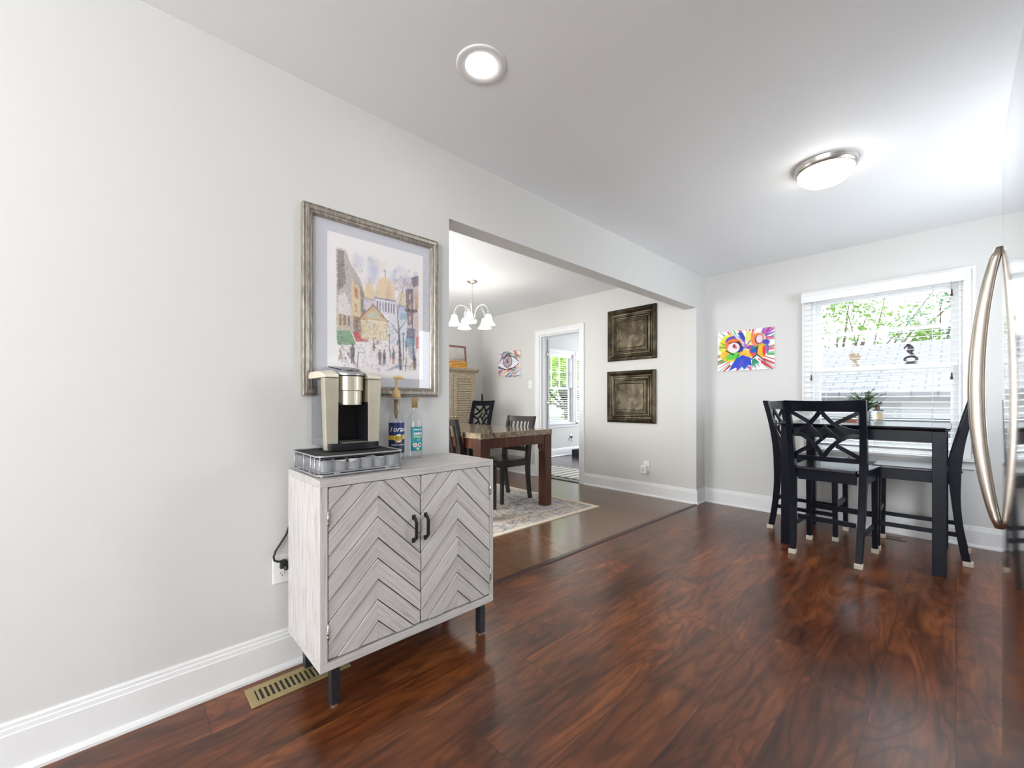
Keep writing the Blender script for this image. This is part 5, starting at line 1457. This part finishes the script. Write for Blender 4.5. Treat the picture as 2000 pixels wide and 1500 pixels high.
mb = MB().box(dx0_ + .09, dx1_ - .09, dy0_ + .012, dy0_ + .034, TT - .145, TT - .0525).box(dx0_ + .09, dx1_ - .09, dy1_ - .034, dy1_ - .012, TT - .145, TT - .0525)
mb.box(dx0_ + .012, dx0_ + .034, dy0_ + .09, dy1_ - .09, TT - .145, TT - .0525).box(dx1_ - .034, dx1_ - .012, dy0_ + .09, dy1_ - .09, TT - .145, TT - .0525)
mb.build('apron', mah.mat, dt)
for sx in (-1, 1):
    for sy in (-1, 1):
        x, y = (dx0_ + .052 if sx < 0 else dx1_ - .052), (dy0_ + .052 if sy < 0 else dy1_ - .052)
        mb = MB().box(x - .048, x + .048, y - .048, y + .048, 0, TT - .0525)
        mb.prism([(y - sy * .048, TT - .145), (y - sy * .072, TT - .145), (y - sy * .072, TT - .19), (y - sy * .048, TT - .23)], x - .040, x + .040, 'x')
        mb.build('leg', mah.mat, dt, bevel=.003)
dc = make_chair('slat', 'dark slat back dining chair at the right of the far side of the marbled table', espresso, None)
dc.location = (-1.575, 3.125, RZ); dc.rotation_euler.z = R(180)
del_ = copy_tree(dc); del_.location = (-1.475, 2.525, RZ); del_.rotation_euler.z = 0
del_['label'] = 'dark slat back dining chair at the near side of the table, beside the opening edge'
bluec = copy_tree(ca); bluec.location = (-2.80, 3.56, RZ); bluec.rotation_euler.z = R(180)
bluec['label'] = 'blue black lattice back counter chair behind the marbled dining table, before the wardrobe'
if 'group' in bluec: del bluec['group']

# wardrobe / armoire
oak = NT('weathered_oak'); v = oak.coord('Object', (10, 10, 40)); f1 = oak.noise(v, 1.6, 5, .65, .3)
oak.set(Base_Color=oak.ramp(f1, [(.3, srgb(128, 114, 94)), (.55, srgb(160, 146, 124)), (.75, srgb(184, 172, 150))]), Roughness=.6)
ar = thing('armoire', 'tall weathered grey brown cupboard with louvred doors in the dining room corner', 'cupboard', (-3.29, 3.47, 0))
MB().box(-.24, .235, -.41, .41, .0, 1.515).build('carcass', oak.mat, ar)
MB().prism([(-.24, 1.515), (.245, 1.515), (.26, 1.530), (.285, 1.548), (.285, 1.572), (-.24, 1.572)], -.45, .45, 'y').build('cornice', oak.mat, ar, bevel=.003)
for sg in (-1, 1):
    y0, y1 = (-.395, -.004) if sg < 0 else (.004, .395)
    mb = MB().box(.2355, .258, y0, y0 + .065, .12, 1.49).box(.2355, .258, y1 - .065, y1, .12, 1.49).box(.2355, .258, y0 + .065, y1 - .065, 1.42, 1.49).box(.2355, .258, y0 + .065, y1 - .065, .12, .20)
    dr = mb.build('door', oak.mat, ar, bevel=.002)
    mb = MB().box(.2355, .240, y0 + .065, y1 - .065, .20, 1.42)
    for k in range(35):
        z = .205 + k * .0345
        mb.prism([(.241, z + .030), (.243, z + .033), (.256, z + .004), (.254, z + .001)], y0 + .066, y1 - .066, 'y')
    mb.build('louvres', oak.mat, dr)
    yk = -.030 if sg < 0 else .030
    MB().lathe([(0, 0), (.006, 0), (.006, .010), (.013, .018), (.013, .024), (.006, .028), (0, .028)], n=16).xform(Matrix.Translation((.2585, yk, .870)) @ Matrix.Rotation(R(90), 4, 'Y')).build('knob', plain('brass', (.52, .42, .26), .3, .9), dr)
MB().box(.236, .246, -.405, .405, .02, .11).build('plinth', oak.mat, ar)
fp = thing('framed_picture', 'red brown framed sepia landscape leaning on top of the cupboard', 'picture', (-3.13, 3.585, 1.574))
redw = plain('red_wood', srgb(128, 84, 78)[:3], .4, var=.1)
L_ = MB(); L_.box(-.016, .004, -.205, -.178, 0, .345).box(-.016, .004, .178, .205, 0, .345).box(-.016, .004, -.178, .178, 0, .027).box(-.016, .004, -.178, .178, .318, .345)
L_.build('frame', redw, fp, bevel=.002)
Cc = Canvas(80, 70, (226, 220, 208)); Cc.blot(20, (0, 0, 1, .5), [(236, 234, 226), (214, 206, 190)], (.08, .2), .5); Cc.poly([(0, .55), (.5, .6), (1, .5), (1, 1), (0, 1)], (206, 192, 160), .9)
Cc.blot(60, (.45, .35, .98, .85), [(170, 150, 110), (130, 120, 96), (196, 176, 130)], (.02, .05), .6); Cc.blot(16, (.85, .55, 1, .95), [(180, 130, 130), (206, 180, 170)], (.03, .06), .8)
grid_art('print', .354, .290, Cc.a, 'x', fp, .0, .3).location = (-.006, 0, .1725)
fp.rotation_euler = (0, R(-6), 0)
bk = thing('wicker_basket', 'yellow woven basket on top of the cupboard before the framed picture', 'basket', (-3.065, 3.565, 1.5735))
wk_ = NT('wicker'); v = wk_.coord('Object', (1, 1, 1)); br = wk_.node('ShaderNodeTexBrick', {'Vector': v, 'Scale': 1.0, 'Color1': srgb(226, 170, 84), 'Color2': srgb(206, 146, 66), 'Mortar': srgb(120, 76, 30), 'Mortar Size': .004, 'Brick Width': .05, 'Row Height': .022})
v2_ = wk_.node('ShaderNodeSeparateXYZ', {0: v}); cb_ = wk_.node('ShaderNodeCombineXYZ', {0: v2_.outputs[1], 1: v2_.outputs[2]}); wk_.t.links.new(cb_.outputs[0], br.inputs['Vector'])
wk_.set(Base_Color=br.outputs[0], Roughness=.7)
mb = MB(); vs = []
for z, s_ in ((0, .9), (.10, 1.0), (.10, .94), (.012, .85)):
    vs += [(.055 * s_ * a, .150 * s_ * b, z) for a, b in ((-1, -1), (1, -1), (1, 1), (-1, 1))]
mb.add(vs, [(3, 2, 1, 0)] + [(L * 4 + j, L * 4 + (j + 1) % 4, L * 4 + 4 + (j + 1) % 4, L * 4 + 4 + j) for L in range(3) for j in range(4)] + [(12, 13, 14, 15)])
mb.build('body', wk_.mat, bk)
br_ = thing('broom', 'slim pole with a black grip and lime band in the corner behind the blue chair', 'broom', (-3.42, 4.29, 0))
MB().tube([(0, 0, .02), (-.01, .03, 1.06)], .010, 10).build('pole', plain('lime_pole', srgb(190, 210, 60)[:3], .4), br_)
MB().tube([(-.010, .030, 1.06), (-.012, .035, 1.16), (-.030, .045, 1.215)], [.014, .016, .012], 10).build('grip', M['blackplastic'], br_)
MB().box(-.05, .07, -.10, .05, 0, .03).build('head', M['blackplastic'], br_)

# ------------------------------------------------------------------ room beyond the doorway
sr = NT('striped_rug'); v = sr.coord(); sp_ = sr.node('ShaderNodeSeparateXYZ', {0: v}); ss = sr.math('FRACT', sr.math('MULTIPLY', sp_.outputs[0], 7.0))
sr.set(Base_Color=sr.ramp(ss, [(.0, srgb(206, 202, 190)), (.62, srgb(214, 208, 196)), (.66, srgb(96, 100, 92)), (.9, srgb(120, 122, 112)), (.94, srgb(206, 202, 190))]), Roughness=.95)
r2 = thing('area_rug', 'cream and grey striped rug on the floor just beyond the doorway', 'rug', (-2.35, 5.02, -.004))
MB().box(-.85, .70, -.36, .36, .0003, .008).build('pile', sr.mat, r2)
tb = thing('floor_bin', 'low black open box on the floor below the side room window', 'box', (-3.22, 6.98, -.004))
MB().box(-.20, .20, -.34, .34, .0002, .012).box(-.20, -.185, -.34, .34, .012, .13).box(.185, .20, -.34, .34, .012, .13).box(-.185, .185, -.34, -.325, .012, .13).box(-.185, .185, .325, .34, .012, .13).build('body', M['black'], tb)
bw = thing('floor_dish', 'small round grey dish on the floor beyond the doorway', 'dish', (-3.06, 5.52, -.004))
MB().lathe([(0, .0005), (.060, .0005), (.072, .030), (.066, .030), (.052, .008), (0, .008)], n=24).build('body', plain('grey_dish', srgb(96, 98, 104)[:3], .4), bw)
